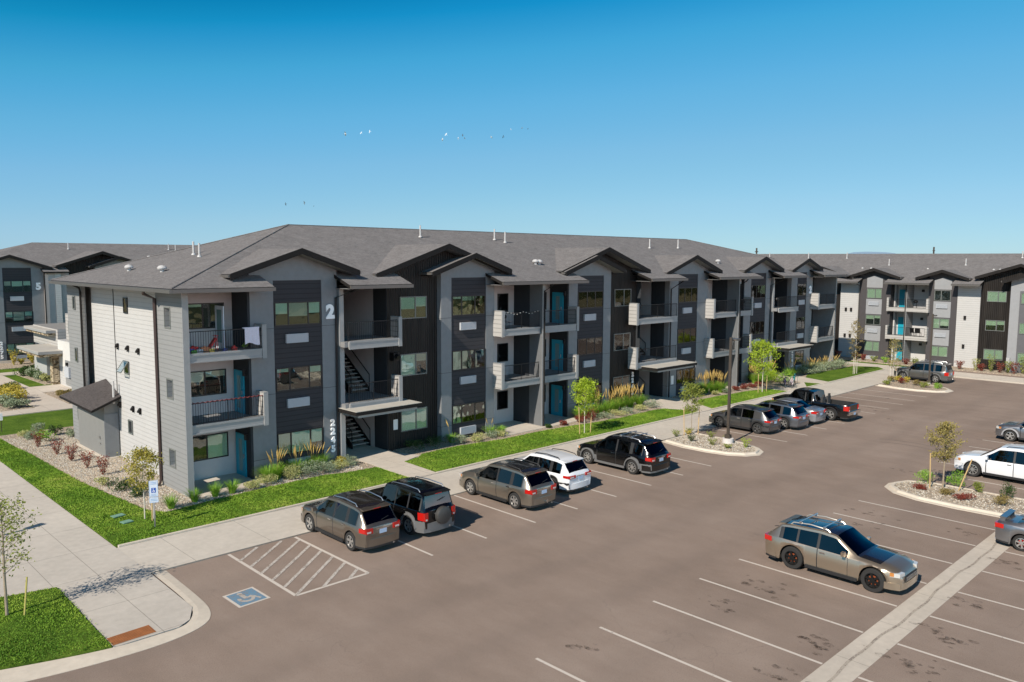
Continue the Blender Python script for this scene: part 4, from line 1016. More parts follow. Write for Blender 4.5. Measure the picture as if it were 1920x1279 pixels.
def make_wheel(r, w, rim, spokes=5, rf=.66, accent=None):
    b = MB(); rr = r*rf
    b.lathe([(rr*.96, -w*.42), (rr, -w*.5), (r*.93, -w*.5), (r*.985, -w*.40), (r, -w*.2), (r, w*.2), (r*.985, w*.40), (r*.93, w*.5), (rr, w*.5), (rr*.96, w*.42)], axis='x', n=28)
    ty = b
    q = MB(); q.lathe([(rr*.97, -w*.46), (rr*.97, -w*.3), (rr*.80, -w*.10), (.001, -w*.10)], axis='x', n=24, m=1)
    q.lathe([(rr*1.0, -w*.48), (rr*.90, -w*.50), (rr*.88, -w*.30)], axis='x', n=24, m=0)
    q.lathe([(rr*.26, -w*.12), (rr*.24, -w*.40), (rr*.10, -w*.44), (.001, -w*.44)], axis='x', n=12, m=0)
    if accent: q.lathe([(rr*.62, -w*.16), (rr*.40, -w*.16)], axis='x', n=16, m=2)
    for i in range(spokes):
        t = 2*math.pi*i/spokes+.3; h = .5*rr*2.2/spokes
        for (ra, rb_, ha, hb, xa, xb) in ((rr*.15, rr*.93, h*.62, h*.95 if spokes < 7 else h*.55, -w*.42, -w*.44),):
            c, s_ = math.cos(t), math.sin(t); vs = []
            for x_ in (0, w*.16):
                for (ra_, hh) in ((ra, -ha), (ra, ha), (rb_, hb), (rb_, -hb)): vs.append((xa+x_, ra_*c-hh*s_, ra_*s_+hh*c))
            q.add(vs, [(0, 1, 2, 3), (4, 7, 6, 5), (0, 4, 5, 1), (1, 5, 6, 2), (2, 6, 7, 3), (3, 7, 4, 0)], 0)
    mt = ty.build('tyre', [TYRE], smooth=35); mr = q.build('rim', [rim, UNDER, accent or UNDER], smooth=30)
    a, c = mt.data, mr.data; bpy.data.objects.remove(mt); bpy.data.objects.remove(mr); return a, c

SUV = dict(kind='suv', zs=[(0, .545), (.04, .60), (.5, .575), (.78, .555), (.90, .525), (.97, .47), (1, .40)],
           zt=[(0, .57), (.012, .62), (.022, .655), (.105, .935), (.18, .975), (.42, 1.0), (.58, .965), (.755, .635), (.90, .59), (.965, .53), (.99, .47), (1, .43)],
           roof=(.105, .58), rg=(.022, .105), cowl=.755, glass=[(.115, .225), (.265, .425), (.445, .69)], doors=[(.235, .435), (.435, .685)], hood=(.765, .965))
SEDAN = dict(kind='sedan', zs=[(0, .60), (.04, .66), (.5, .63), (.78, .60), (.90, .56), (.97, .49), (1, .42)],
           zt=[(0, .63), (.015, .70), (.14, .735), (.165, .74), (.33, .955), (.42, .99), (.52, 1.0), (.61, .965), (.76, .68), (.90, .62), (.965, .55), (.99, .48), (1, .45)],
           roof=(.33, .61), rg=(.165, .33), cowl=.76, glass=[(.24, .31), (.32, .475), (.495, .70)], doors=[(.26, .485), (.485, .69)], hood=(.76, .965))
TRUCK = dict(kind='truck', zs=[(0, .60), (.02, .615), (.42, .615), (.43, .60), (.8, .60), (.92, .57), (1, .46)],
           zt=[(0, .60), (.02, .62), (.40, .62), (.405, .63), (.43, .96), (.5, .99), (.62, 1.0), (.68, .97), (.775, .66), (.93, .61), (.98, .55), (1, .48)],
           roof=(.43, .68), rg=(.405, .43), cowl=.775, glass=[(.45, .52), (.535, .735)], doors=[(.44, .525), (.525, .70)], hood=(.775, .975), bed=(.015, .40))
def make_car(name, label, P, L, W, H, wb, r, mat, pos, rotz=0, fo=.95, gc=.22, rim=None, spokes=5, clad=None, roofmat=None, rails=None, bars=False, spare=False, glass=None, hoodmat=None, plate=True, lamps='std', accent=None, tw=.235, spoiler=None, flare=None, group='parked cars in the lot', cat='car', hitch=False, trimbump=None, rough=None, over=None):
    """local frame: nose +y, origin on the ground mid wheelbase"""
    root = thing(name, (pos[0], pos[1], .0), label, cat, group, rotz)
    yR = -wb/2-(L-wb-fo); Y = lambda t: yR+t*L; T = lambda y: (y-yR)/L
    P = dict(P); P.update(over or {})
    Ra = r+.055; za = r
    ts = set([0, .006, .014, 1, .992, .985, .97])
    for tab in (P['zs'], P['zt']): ts |= {t for t, _ in tab}
    for iv in P['glass']+P['doors']: ts |= set(iv)
    for a, c in P['doors']: ts |= {a+.0035, c-.0035}
    for yw in (-wb/2, wb/2):
        for k in range(13):
            ts.add(T(yw+Ra*math.cos(math.pi*k/12)))
        ts |= {T(yw-Ra-.03), T(yw+Ra+.03)}
    for k in range(1, 56): 
        if all(abs(k/56-q) > .008 for q in ts): ts.add(k/56)
    ts = sorted(t for t in ts if 0 <= t <= 1)
    tt = [ts[0]]
    for t in ts[1:]:
        if t-tt[-1] > .0022 or t in (1,): tt.append(t)
    ts = tt
    bed = P.get('bed')
    def cab(t):
        a, c = P['roof']
        if a <= t <= c: return 1
        if t < a: return max(0, min(1, (t-P['rg'][0])/(a-P['rg'][0])))
        return max(0, min(1, (P['cowl']-t)/(P['cowl']-c)))
    def halfw(t):
        w = W/2
        if t > .87: w *= 1-.24*((t-.87)/.13)**2.2
        if t < .14: w *= 1-.17*((.14-t)/.14)**2.2
        return w
    wt = W/2*(.74 if P['kind'] != 'truck' else .80)
    def sec(t):
        y = Y(t); w = halfw(t); zs = sm(P['zs'], t)*H; zt = max(interp(P['zt'], t)*H if bed else sm(P['zt'], t)*H, zs+.015); c = cab(t)
        zb = gc+(.10 if t < .02 or t > .985 else .03 if t < .05 or t > .95 else 0); arch = False
        for yw in (-wb/2, wb/2):
            d = abs(y-yw)
            if d <= Ra+1e-6:
                z_ = za+math.sqrt(max(0, Ra*Ra-d*d)); 
                if z_ > zb: zb = z_; arch = True
        x0 = w*.97
        zm = zb+(zs-zb)*.5
        bul = 1.0
        p = [((w*.45 if arch else w*.86), y, zb), ((x0 if arch else w*.955), y, zb+.012), (w*bul, y, zm), (w*.972, y, zs-.035), (w*.945, y, zs+.004)]
        X6 = w*.86+(wt-w*.86)*c; Z6 = (zs+.55*(zt-zs))*(1-c)+(zt-.065)*c
        if bed and bed[0] < t < bed[1]:
            zf = H*.40; p += [(w*.90, y, zs+.004), (w*.90, y, zf), (w*.8, y, zf), (w*.4, y, zf), (0, y, zf)]; return p, c, arch
        p4 = Vector(p[4]); p6 = Vector((X6, y, Z6)); p5 = p4.lerp(p6, .87)
        ins = .075 if c > .02 else .03
        p7 = Vector((X6-ins, y, Z6+(zt-Z6)*.55)); p += [tuple(p5), tuple(p6), tuple(p7), (p7.x*.55, y, zt-.01*c-.002), (0, y, zt)]
        return p, c, arch
    if bed: ts = sorted(set(ts) | {bed[0], bed[0]+.0024, bed[1]-.0001, bed[1]})
    S = [sec(t) for t in ts]; n = len(ts)
    parts = {}
    def put(key, quad, mi=0):
        b = parts.setdefault(key, MB()); b.add(quad, [tuple(range(len(quad)))], mi)
    gl = P['glass']; K = len(S[0][0])
    for i in range(n-1):
        t = (ts[i]+ts[i+1])/2; A_, c0, ar0 = S[i]; B2, c1, ar1 = S[i+1]; arch = ar0 and ar1
        inD = None
        for k, (a, c) in enumerate(P['doors']):
            if a+.003 < t < c-.003: inD = k
        gap = any(abs(t-e) < .0036 for iv in P['doors'] for e in iv)
        for j in range(K-1):
            inB = bed and bed[0] < t < bed[1]
            key, mi = ('body', 0)
            if j <= 3:
                if j == 0: mi = 1 if arch else 2
                elif j == 1 and clad and (A_[1][2]+A_[2][2])/2 < 5 and (t > 0): mi = 2 if not inD and inD is None else 0
                if inD is not None and j >= 1 and not (arch): key = 'door%d' % inD; mi = 0
                if gap and 1 <= j and not arch: mi = 1; key = 'body'
            elif j == 4 and not inB:
                hit = [k for k, (a, c) in enumerate(gl) if a < t < c]
                if hit and c0 > .02 or hit and c1 > .02: key = 'glass%d' % hit[0]
                elif cab(t) > .3: mi = 0 if not (P['roof'][0] < t < P['roof'][1]) else 1
            elif j >= 7 and P['roof'][1] < t < P['cowl']-.004 and not inB: key = 'windscreen'
            elif j >= 7 and P['rg'][0]+.001 < t < P['rg'][1] and not inB: key = 'rear_window'
            elif j >= 4 and P['hood'][0] < t < P['hood'][1]: key = 'bonnet'
            elif j >= 7 and P['roof'][0] <= t <= P['roof'][1]: key = 'roof'
            if inB and j >= 5: mi = 1; key = 'body'
            q = [A_[j], B2[j], B2[j+1], A_[j+1]]; sd = key.startswith('door') or key.startswith('glass')
            put(key+('R' if sd else ''), q, mi); put(key+('L' if sd else ''), [(-x, y, z) for x, y, z in q[::-1]], mi)
    for s_, idx in ((S[0], 0), (S[-1], 1)):
        ring = s_[0]; poly = ring+[(-x, y, z) for x, y, z in ring[::-1][1:]]
        put('body', poly if idx == 0 else poly[::-1], 0)
    for b in parts.values(): b.weld()
    # inner wheel wells and floor
    b = parts['body']
    b.box(-W*.42, W*.42, Y(.03), Y(.97), gc+.02, gc+.14, 3)
    for yw in (-wb/2, wb/2): b.box(-W*.33, W*.33, yw-Ra, yw+Ra, gc, za+Ra*.9, 3)
    b.box(-W*.40, W*.40, Y(P['rg'][1])+.1, Y(P['cowl'])-.25, gc+.15, interp(P['zs'], .5)*H-.10, 3)
    body = parts.pop('body').build('body', [mat, TRIM, clad or mat, UNDER], root, smooth=38, fix=False)
    for kx, bx_ in list(parts.items()):
        if kx.startswith('door'):
            d = bx_.build('door', [mat], root, smooth=38, fix=False)
            a, c = P['doors'][int(kx[4:-1])]; yy = Y(a+.018); zz = interp(P['zs'], a)*H-.11; h = MB()
            s = 1 if kx[-1] == 'R' else -1; h.box(s*W*.49, s*(W*.49+.045), yy, yy+.2, zz, zz+.035)
            h.build('handle', [mat if name.endswith('truck') else CHROME], d)
        elif kx.startswith('glass'): bx_.build('side_window', [glass or CARGLASS], root, smooth=30, fix=False)
        elif kx == 'roof': bx_.build('roof', [roofmat or mat], root, smooth=38, fix=False)
        elif kx == 'bonnet': bx_.build('bonnet', [hoodmat or mat], root, smooth=38, fix=False)
        else: bx_.build(kx, [glass or CARGLASS], root, smooth=30, fix=False)
    # seats seen through the glass
    b = MB()
    for s in (-1, 1):
        for tq in (.33, .50): y = Y(tq); b.box(s*W*.10, s*W*.33, y, y+.14, gc+.3, H*.78); b.box(s*W*.16, s*W*.27, y-.02, y+.08, H*.78, H*.87)
    b.pieces('seat', [SEATM], root)
    # wheels
    ty, rm = make_wheel(r, tw, rim or RIM, spokes, accent=accent)
    for s in (-1, 1):
        for yw in (-wb/2, wb/2):
            o = bpy.data.objects.new('wheel', ty); col.objects.link(o); o.parent = root; o.location = (s*(W/2-tw/2-.012), yw, r); o.rotation_euler = (0, 0, 0 if s < 0 else math.pi)
            q = bpy.data.objects.new('rim', rm); col.objects.link(q); q.parent = o
    # bumpers
    b = MB(); bmat = trimbump or mat
    def bumper(y, sgn, z0, z1, wf=.90):
        w = W/2; pts = [(-w*.985, y-sgn*.50), (-w*.95, y-sgn*.28), (-w*.84, y-sgn*.04), (-w*.5, y+sgn*.045), (0, y+sgn*.06), (w*.5, y+sgn*.045), (w*.84, y-sgn*.04), (w*.95, y-sgn*.28), (w*.985, y-sgn*.50), (w*.6, y-sgn*.50), (-w*.6, y-sgn*.50)]
        return MB().prism(pts, z0, z1)
    bumper(Y(0), -1, H*.175, H*.335).build('bumper', [bmat], root, smooth=30)
    bumper(Y(1), 1, H*.16, H*.30).build('bumper', [bmat], root, smooth=30)
    b = bumper(Y(0), -1, H*.13, H*.174); b.build('bumper_trim', [clad or TRIM], root)
    # lamps
    zl = interp(P['zs'], 0)*H
    for s in (-1, 1):
        b = MB(); w = W/2*.83
        tw_, th = {'std': (.30, .20), 'tall': (.16, .34), 'wide': (.42, .15), 'truck': (.17, .34)}[lamps]
        z1 = zl+.05 if lamps != 'truck' else zl-.04; z0 = z1-th
        b.prism([(s*w, Y(0)-.03), (s*(w-tw_), Y(0)-.035), (s*(w-tw_), Y(0)+.1), (s*w, Y(0)+.1)], z0, z1)
        b.prism([(s*(w-.02), Y(0)-.028), (s*(w+.05), Y(0)+.01), (s*(W/2*.955), Y(0)+.30), (s*(w-.05), Y(0)+.30)], z0+.03, z1)
        tl = b.build('tail_lamp', [REDL], root, smooth=30)
        b = MB(); b.prism([(s*(w-.04), Y(0)-.045), (s*(w-tw_*.7), Y(0)-.045), (s*(w-tw_*.7), Y(0)), (s*(w-.04), Y(0))], z0+.03, z0+.09); b.build('reversing_lens', [CLRL], tl)
        b = MB(); wf_ = W/2*.86; zf = interp(P['zs'], .955)*H
        b.prism([(s*(wf_-.30), Y(1)+.0), (s*(wf_-.02), Y(1)-.055), (s*(wf_+.085), Y(1)-.34), (s*(wf_-.05), Y(1)-.45), (s*(wf_-.32), Y(1)-.2)], zf-.12, zf+.012)
        hl = b.build('headlight', [CLRL], root, smooth=30)
        b = MB(); b.prism([(s*(wf_+.05), Y(1)-.22), (s*(wf_+.094), Y(1)-.34), (s*(wf_+.03), Y(1)-.36)], zf-.10, zf+.02); b.build('indicator', [AMB], hl)
        # mirrors
        b = MB(); ym = Y(P['glass'][-1][1])-.12; zm_ = interp(P['zs'], .65)*H+.07
        b.prof([(s*W*.47, zm_-.03), (s*(W*.5+.19), zm_-.02), (s*(W*.5+.20), zm_+.13), (s*(W*.5+.06), zm_+.14)], ym, ym+.11, 'y'); b.build('wing_mirror', [mat], root, smooth=40)
    # grille, plates, wiper, high brake lamp
    b = MB(); b.box(-W*.26, W*.26, Y(1)-.05, Y(1)+.035, H*.31, H*.42); 
    for q in range(4): b.box(-W*.25, W*.25, Y(1)+.035, Y(1)+.05, H*.32+q*.04, H*.32+q*.04+.015, 1)
    b.build('grille', [TRIM, CHROME], root)
    if plate:
        zp = H*.42 if P['kind'] != 'truck' else H*.25; yb = Y(0)-(.02 if P['kind'] != 'truck' else .09)
        b = MB(); b.box(-.16, .16, yb-.012, yb, zp, zp+.16); b.box(-.3, .3, yb-.006, yb+.03, zp+.17, zp+.21, 1); b.build('licence_plate', [PLATE, CHROME if P['kind'] == 'suv' else mat], root)
    if P['kind'] == 'suv':
        b = MB(); tz = P['zt'][3][1]*H if False else interp(P['zt'], P['rg'][1])*H; ys = Y(P['rg'][1])
        b.prof([(ys+.12, tz+.012), (ys-.14, tz-.02), (ys-.14, tz-.06), (ys+.04, tz-.05)], -W*.34, W*.34, 'x'); sp = b.build('spoiler', [spoiler or mat], root)
        b = MB(); b.box(-.16, .16, ys-.15, ys-.14, tz-.052, tz-.025); b.build('brake_lamp', [REDL], sp)
        b = MB(); yg = Y(P['rg'][0])+.02; zg = interp(P['zt'], P['rg'][0]+.01)*H; b.tube([(0, yg-.03, zg), (.35, yg+.0, zg+.08)], .012, 5); b.build('wiper', [TRIM], root)
    if rails:
        b = MB(); y0, y1 = Y(P['roof'][0]+.06), Y(P['roof'][1]-.05)
        for s in (-1, 1):
            xs_ = s*(wt-.09); pts = [(xs_, y0, interp(P['zt'], T(y0))*H-.05), (xs_, y0+.12, interp(P['zt'], T(y0+.1))*H+.05), (xs_, (y0+y1)/2, H+.055), (xs_, y1-.12, interp(P['zt'], T(y1))*H+.04), (xs_, y1, interp(P['zt'], T(y1))*H-.06)]
            b.tube(pts, .022, 6)
        rl = b.pieces('roof_rail', [rails], root, smooth=40)[0]
        if bars:
            b = MB()
            for tq in bars: b.tube([(-wt+.02, Y(tq), H+.09), (wt-.02, Y(tq), H+.09)], .02, 6); b.box(-wt+.06, -wt+.12, Y(tq)-.05, Y(tq)+.05, H-.01, H+.09); b.box(wt-.12, wt-.06, Y(tq)-.05, Y(tq)+.05, H-.01, H+.09)
            b.pieces('crossbar', [TRIM if rails is TRIM else STEEL], rl)
    if spare:
        b = MB(); b.lathe([(.02, -.22), (.30, -.22), (.345, -.19), (.36, -.11), (.35, -.01), (.02, 0)], (.08, Y(0)-.02, H*.46), axis='y', n=28); b.build('spare_wheel', [plain('vinyl spare wheel cover', (.05, .048, .045), .5)], root, smooth=35)
    if hitch: 
        b = MB(); b.box(-.03, .03, Y(0)-.22, Y(0), H*.2, H*.235); b.lathe([(.001, H*.30), (.025, H*.29), (.03, H*.27), (.02, H*.24)], (0, Y(0)-.2, 0), n=10); b.build('tow_ball', [CHROME], root)
    if flare:
        b = MB()
        for s in (-1, 1):
            for yw in (-wb/2, wb/2):
                for k in range(14):
                    t0, t1 = math.pi*k/14, math.pi*(k+1)/14
                    if za+Ra*math.sin(t0) < gc and za+Ra*math.sin(t1) < gc: continue
                    q = []
                    for xx, rr_ in ((W/2*.955, Ra-.01), (W/2+.035, Ra-.005), (W/2+.035, Ra+.05), (W/2*.96, Ra+.085)):
                        q.append((xx, rr_))
                    for (xa, ra_), (xb, rb2) in zip(q, q[1:]):
                        b.add([(s*xa, yw+ra_*math.cos(t0), za+ra_*math.sin(t0)), (s*xa, yw+ra_*math.cos(t1), za+ra_*math.sin(t1)), (s*xb, yw+rb2*math.cos(t1), za+rb2*math.sin(t1)), (s*xb, yw+rb2*math.cos(t0), za+rb2*math.sin(t0))], [(0, 1, 2, 3)])
        b.pieces('wheel_arch_flare', [flare], root, weld=True, smooth=40)
    b = MB(); 
    for s in (-1, 1): b.box(s*(W*.48), s*(W*.505), -wb/2+Ra+.05, wb/2-Ra-.05, gc-.02, gc+.09)
    b.pieces('side_sill', [clad or TRIM], root)
    b = MB(); b.tube([(W*.25, Y(0)-.06, gc+.02), (W*.25, Y(0)+.2, gc+.02)], .035, 8); b.build('exhaust', [STEEL], root)
    return root, Y
UP = 0
def left(xw, yf, yr, W): return (xw+W/2-.02, (yf+yr)/2)
BROWN = paint('brown grey metallic paint', (.21, .175, .14), .8, .30)
BRONZE = paint('taupe metallic paint', (.27, .235, .19), .8, .30)
BLACK1 = paint('black paint', (.003, .003, .0035), .0, .16, .0)
WHITEC = paint('white paint', (.72, .73, .75), .0, .3, .05)
DGREY = paint('dark grey metallic paint', (.12, .12, .125), .8, .28)
SLATE = paint('slate blue grey metallic paint', (.16, .175, .20), .8, .28)
SILVER = paint('silver metallic paint', (.40, .42, .45), .7, .3)
BROWNTOP = paint('brown metallic paint darkened on skyward faces', (.10, .082, .066), .85, .25)  # darker copy of the body brown, shading of sky-facing panels put into the colour
GOLD = paint('gold beige metallic paint', (.42, .345, .26), .8, .30)
GREYG = paint('green grey metallic paint', (.15, .15, .145), .7, .3)
GREYB = paint('steel grey metallic paint', (.25, .255, .27), .8, .28)
DARKTOP = paint('dark sunroof and painted bonnet reflection', (.008, .010, .014), .2, .15)  # dark roof panels; on the gold bonnet a painted sky reflection
make_car('parked_car', 'brown crossover beside the hatched wheelchair aisle, nearest car to the left sidewalk', SUV, 4.78, 1.84, 1.76, 2.98, .365, BROWN, left(16.3, 28.45, 25.47, 1.84), fo=.93, roofmat=BROWNTOP, hoodmat=BROWNTOP, rails=STEEL, gc=.24)
make_car('parked_car', 'black boxy off-roader with a round spare wheel on its tailgate', SUV, 4.45, 1.86, 1.84, 2.72, .385, BLACK1, (19.9, 26.75), fo=.85, rails=STEEL, spare=True, flare=CLAD, clad=CLAD, trimbump=CLAD, gc=.30, spokes=6, lamps='tall',
         over=dict(zt=[(0, .60), (.012, .64), (.022, .66), (.05, .955), (.12, .99), (.42, 1.0), (.60, .97), (.70, .66), (.93, .60), (.98, .52), (1, .46)], rg=(.022, .05), roof=(.05, .60), cowl=.70, glass=[(.065, .215), (.235, .41), (.425, .655)], doors=[(.235, .42), (.42, .65)], hood=(.70, .975)))
make_car('parked_car', 'taupe crossover with a black glass roof parked left of the white crossover', SUV, 4.88, 1.88, 1.76, 2.96, .365, BRONZE, left(24.45, 27.85, 24.9, 1.88), fo=.97, roofmat=DARKTOP, rails=TRIM, hitch=True, spokes=6)
make_car('parked_car', 'white crossover with black cladding between the taupe and the black crossovers', SUV, 4.62, 1.86, 1.66, 2.72, .35, WHITEC, (28.45, 26.85), fo=.9, rails=TRIM, clad=TRIM, trimbump=None, lamps='wide')
make_car('parked_car', 'large black sport utility car with silver roof rails left of the kerbed lamp island', SUV, 5.05, 2.0, 1.80, 3.0, .385, BLACK1, left(32.95, 27.86, 24.86, 2.0), fo=.93, rails=STEEL, bars=(.28, .42), clad=CLAD, trimbump=None, gc=.26, flare=CLAD, spokes=8)
make_car('parked_car', 'dark grey hatchback crossed by the lamp post shadow', SUV, 4.45, 1.80, 1.62, 2.78, .345, DGREY, left(46.7, 28.14, 25.36, 1.80), fo=.88, spokes=5, rim=plain('dark alloy rim', (.22, .22, .22), .3, .8), clad=TRIM, lamps='wide',
         over=dict(zt=[(0, .58), (.012, .63), (.022, .66), (.13, .93), (.22, .965), (.45, 1.0), (.60, .965), (.77, .63), (.90, .58), (.965, .52), (.99, .46), (1, .42)], rg=(.022, .13), roof=(.13, .58), glass=[(.25, .43), (.445, .70)], doors=[(.25, .435), (.435, .685)]))
make_car('parked_car', 'slate grey crossover with a panoramic roof between the dark hatchback and the silver saloon', SUV, 4.70, 1.90, 1.66, 2.85, .37, SLATE, left(49.3, 27.75, 24.9, 1.90), fo=.9, rails=TRIM, roofmat=DARKTOP, lamps='wide', spokes=5)
make_car('parked_car', 'silver saloon beside the black pickup truck', SEDAN, 4.80, 1.83, 1.48, 2.78, .33, SILVER, (52.85, 26.45), fo=.95, gc=.19)
tr, TY = make_car('pickup_truck', 'black pickup truck with an open bed behind the parked cars', TRUCK, 5.85, 2.0, 1.92, 3.65, .42, BLACK1, (55.4, 25.9), fo=.98, gc=.36, lamps='truck', flare=TRIM, spokes=5, tw=.27, cat='pickup truck', group=None)
b = MB(); b.prism([(-.98, TY(0)-.10), (.98, TY(0)-.10), (.98, TY(0)+.02), (-.98, TY(0)+.02)], .52, .74); b.build('chrome_bumper', [CHROME], tr)
make_car('parked_car', 'grey green sport utility car parked across the far end near the side block', SUV, 4.80, 1.88, 1.82, 2.85, .385, GREYG, left(78.7, 28.05, 25.2, 1.88), fo=.9, rails=STEEL, bars=(.3, .5), flare=CLAD, gc=.3, spokes=6, lamps='tall',
         over=dict(zt=[(0, .60), (.012, .64), (.022, .66), (.055, .955), (.14, .99), (.42, 1.0), (.60, .965), (.745, .64), (.90, .60), (.97, .53), (1, .45)], rg=(.022, .055), roof=(.055, .60), cowl=.745, hood=(.745, .97)))
make_car('parked_car', 'steel grey crossover cut off by the right edge behind the white car', SUV, 4.45, 1.82, 1.72, 2.66, .36, GREYB, left(56.2, 13.5, 10.85, 1.82), fo=.86, flare=plain('silver cladding', (.35, .35, .36), .4), rails=TRIM, gc=.25)
make_car('parked_car', 'white sport utility car facing left beside the gravel island at the right edge', SUV, 4.90, 1.96, 1.78, 2.98, .385, WHITEC, left(45.45, 12.5, 9.55, 1.96), fo=.93, rails=TRIM, clad=None, gc=.26, spokes=9)
make_car('parked_car', 'grey saloon with a high rear spoiler at the right edge beyond the concrete gutter', SEDAN, 4.45, 1.74, 1.43, 2.62, .31, GREYB, (35.75, 6.46), math.pi, fo=.9, gc=.16, spokes=6, plate=False, accent=REDL)
g_, GY = make_car('parked_car', 'gold beige crossover with painted bonnet reflection and roof bars parked alone in the middle row', SUV, 4.85, 1.92, 1.64, 2.86, .405, GOLD, (26.82+.94, 11.6), math.pi, fo=.88, rails=plain('pale roof rail', (.62, .58, .50), .3, .6), bars=(.26, .44), rim=RIMK, spokes=6, accent=plain('rusty red brake caliper', (.25, .06, .02), .5), roofmat=DARKTOP, gc=.24, plate=False,
         over=dict(zs=[(0, .575), (.04, .63), (.5, .60), (.78, .585), (.90, .545), (.97, .48), (1, .41)], zt=[(0, .60), (.012, .64), (.022, .665), (.12, .93), (.20, .965), (.42, 1.0), (.54, .97), (.70, .66), (.90, .60), (.965, .53), (.99, .47), (1, .43)], rg=(.022, .12), roof=(.12, .54), cowl=.70, glass=[(.15, .255), (.27, .41), (.43, .635)], doors=[(.235, .42), (.42, .645)], hood=(.70, .93)))
for o in g_.children:
    if o.name.startswith('bonnet'):
        o.data.materials.append(DARKTOP)
        for p in o.data.polygons:
            cy = p.center.y; 
            if cy < GY(.855) and abs(p.center.x) < .80: p.material_index = 1  # dark reflection of the sky painted into the rear of the bonnet
        o['label'] = 'gold bonnet with a painted dark sky reflection'
# rear wing on the grey saloon
b = MB(); b.prof([(-2.16, 1.13), (-2.12, 1.175), (-1.90, 1.15), (-1.92, 1.12)], -.66, .66, 'x'); b.prof([(-2.10, .95), (-1.95, .95), (-1.93, 1.13), (-2.12, 1.13)], -.66, -.62, 'x'); b.prof([(-2.10, .95), (-1.95, .95), (-1.93, 1.13), (-2.12, 1.13)], .62, .66, 'x')
civ = [o for o in col.objects if o.get('label', '').startswith('grey saloon with a high')][0]; b.build('rear_wing', [GREYB], civ)
# pickup bed load
b = MB(); b.box(54.9, 55.5, 24.6, 25.3, .80, 1.02); b.build('plastic_crate', [plain('white crate', (.6, .6, .6), .5)], None, (54.9, 24.6, .8), label='white plastic crate lying in the black pickup bed', cat='crate')
b = MB(); b.lathe([(.17, 0), (.16, .03), (.05, .08), (.03, .5), (.01, .52)], (55.3, 25.6, .8), n=12); b.box(55.12, 55.48, 25.42, 25.78, .78, .81); b.build('traffic_cone', [plain('orange cone', (.75, .10, .03), .5)], None, (55.3, 25.6, .8), label='small orange cone standing in the pickup bed', cat='cone', smooth=40)
# ------------------------------------------------------------------ plants
BARK = vary('young tree bark', (.30, .24, .17), .9, .2, 6, 40)
BARKP = vary('pale birch bark', (.55, .50, .42), .85, .15, 6, 40)
L_YG = leafmat('yellow green leaves', (.13, .22, .015), (.34, .46, .03), (.55, .60, .06))
L_OL = leafmat('olive leaves', (.10, .14, .02), (.24, .28, .05), (.42, .40, .10))
L_AUT = leafmat('autumn tan leaves', (.14, .09, .03), (.27, .21, .07), (.36, .30, .12))
L_RED = leafmat('red barberry leaves', (.09, .015, .015), (.22, .045, .03), (.34, .10, .05))
L_DG = leafmat('dark green leaves', (.015, .04, .008), (.045, .09, .018), (.09, .15, .03))
L_GR = leafmat('bright green grass leaves', (.11, .24, .02), (.24, .43, .04), (.42, .58, .10))
L_SAGE = leafmat('sage leaves', (.14, .18, .09), (.30, .35, .22), (.46, .50, .36))
L_PALE = leafmat('pale straw green leaves', (.24, .27, .09), (.46, .46, .18), (.62, .58, .28))
PLUME = leafmat('golden seed plumes', (.38, .25, .07), (.62, .42, .13), (.75, .56, .24))
L_YEL = leafmat('golden yellow leaves', (.30, .24, .03), (.55, .45, .07), (.70, .60, .14))
def leaf(b, p, s, rr, m=0):
    a = Vector((rr.gauss(0, 1), rr.gauss(0, 1), rr.gauss(0, .8))).normalized(); c = a.orthogonal().normalized(); c = (c+a.cross(c)*rr.uniform(-2, 2)).normalized()
    a, c = a*s, c*s*.55; p = Vector(p)
    b.add([p-a, p-c*.9+a*.1, p+a, p+c*.9-a*.1], [(0, 1, 2, 3)], m)
def tree(pos, h, cr, trunk_h, leafm, name, label, seed, n=900, ls=.07, tr=.035, group=None, bark=None, z0=.10, lean=0, spread=1.0, layers=None, narrow=1.0):
    rr = random.Random(seed); t = thing(name, (pos[0], pos[1], z0), label, 'tree', group)
    b = MB(); top = Vector((lean*h, lean*.3*h, h*.93)); pts = [Vector((0, 0, -.05)), Vector((lean*h*.3+rr.gauss(0, .01), 0, h*.3)), Vector((lean*h*.6, rr.gauss(0, .02), h*.62)), top]
    b.tube(pts, [tr, tr*.8, tr*.5, tr*.12], 8); tips = []
    nb = 26
    for i in range(nb):
        f = (i+.5)/nb; z = trunk_h+(h*.93-trunk_h)*f; base = Vector((lean*z, lean*.3*z, z)); az = i*2.4+rr.uniform(-.4, .4)
        prof = math.sin(math.pi*min(1, (f*.80+.16)))**.8*narrow; ln = cr*prof*rr.uniform(.55, 1.12); up = rr.uniform(.35, .9)
        tip = base+Vector((math.cos(az)*ln, math.sin(az)*ln, ln*up)); mid = base.lerp(tip, .5)+Vector((0, 0, -.05*ln)); b.tube([base, mid, tip], [tr*.28, tr*.18, tr*.06], 4)
        tips.append((base.lerp(tip, .35), tip))
        for k in range(2):
            q = base.lerp(tip, rr.uniform(.4, .8)); w = q+Vector((rr.gauss(0, .3), rr.gauss(0, .3), rr.uniform(0, .3)))*ln*.7; b.tube([q, w], [tr*.12, tr*.04], 3); tips.append((q, w))
    b.build('trunk', [bark or BARK], t, smooth=60)
    c = MB(); per = max(1, n//len(tips))
    for a, e in tips:
        dens = rr.choice((.3, .8, 1.0, 1.3, 1.6))
        for k in range(int(per*dens)):
            f = rr.random()**.6; p = a.lerp(e, f*1.05)+Vector((rr.gauss(0, 1), rr.gauss(0, 1), rr.gauss(0, .8)))*cr*.13*spread; leaf(c, p, ls*rr.uniform(.6, 1.25), rr)
    c.build('crown', [leafm], t, fix=False); return t
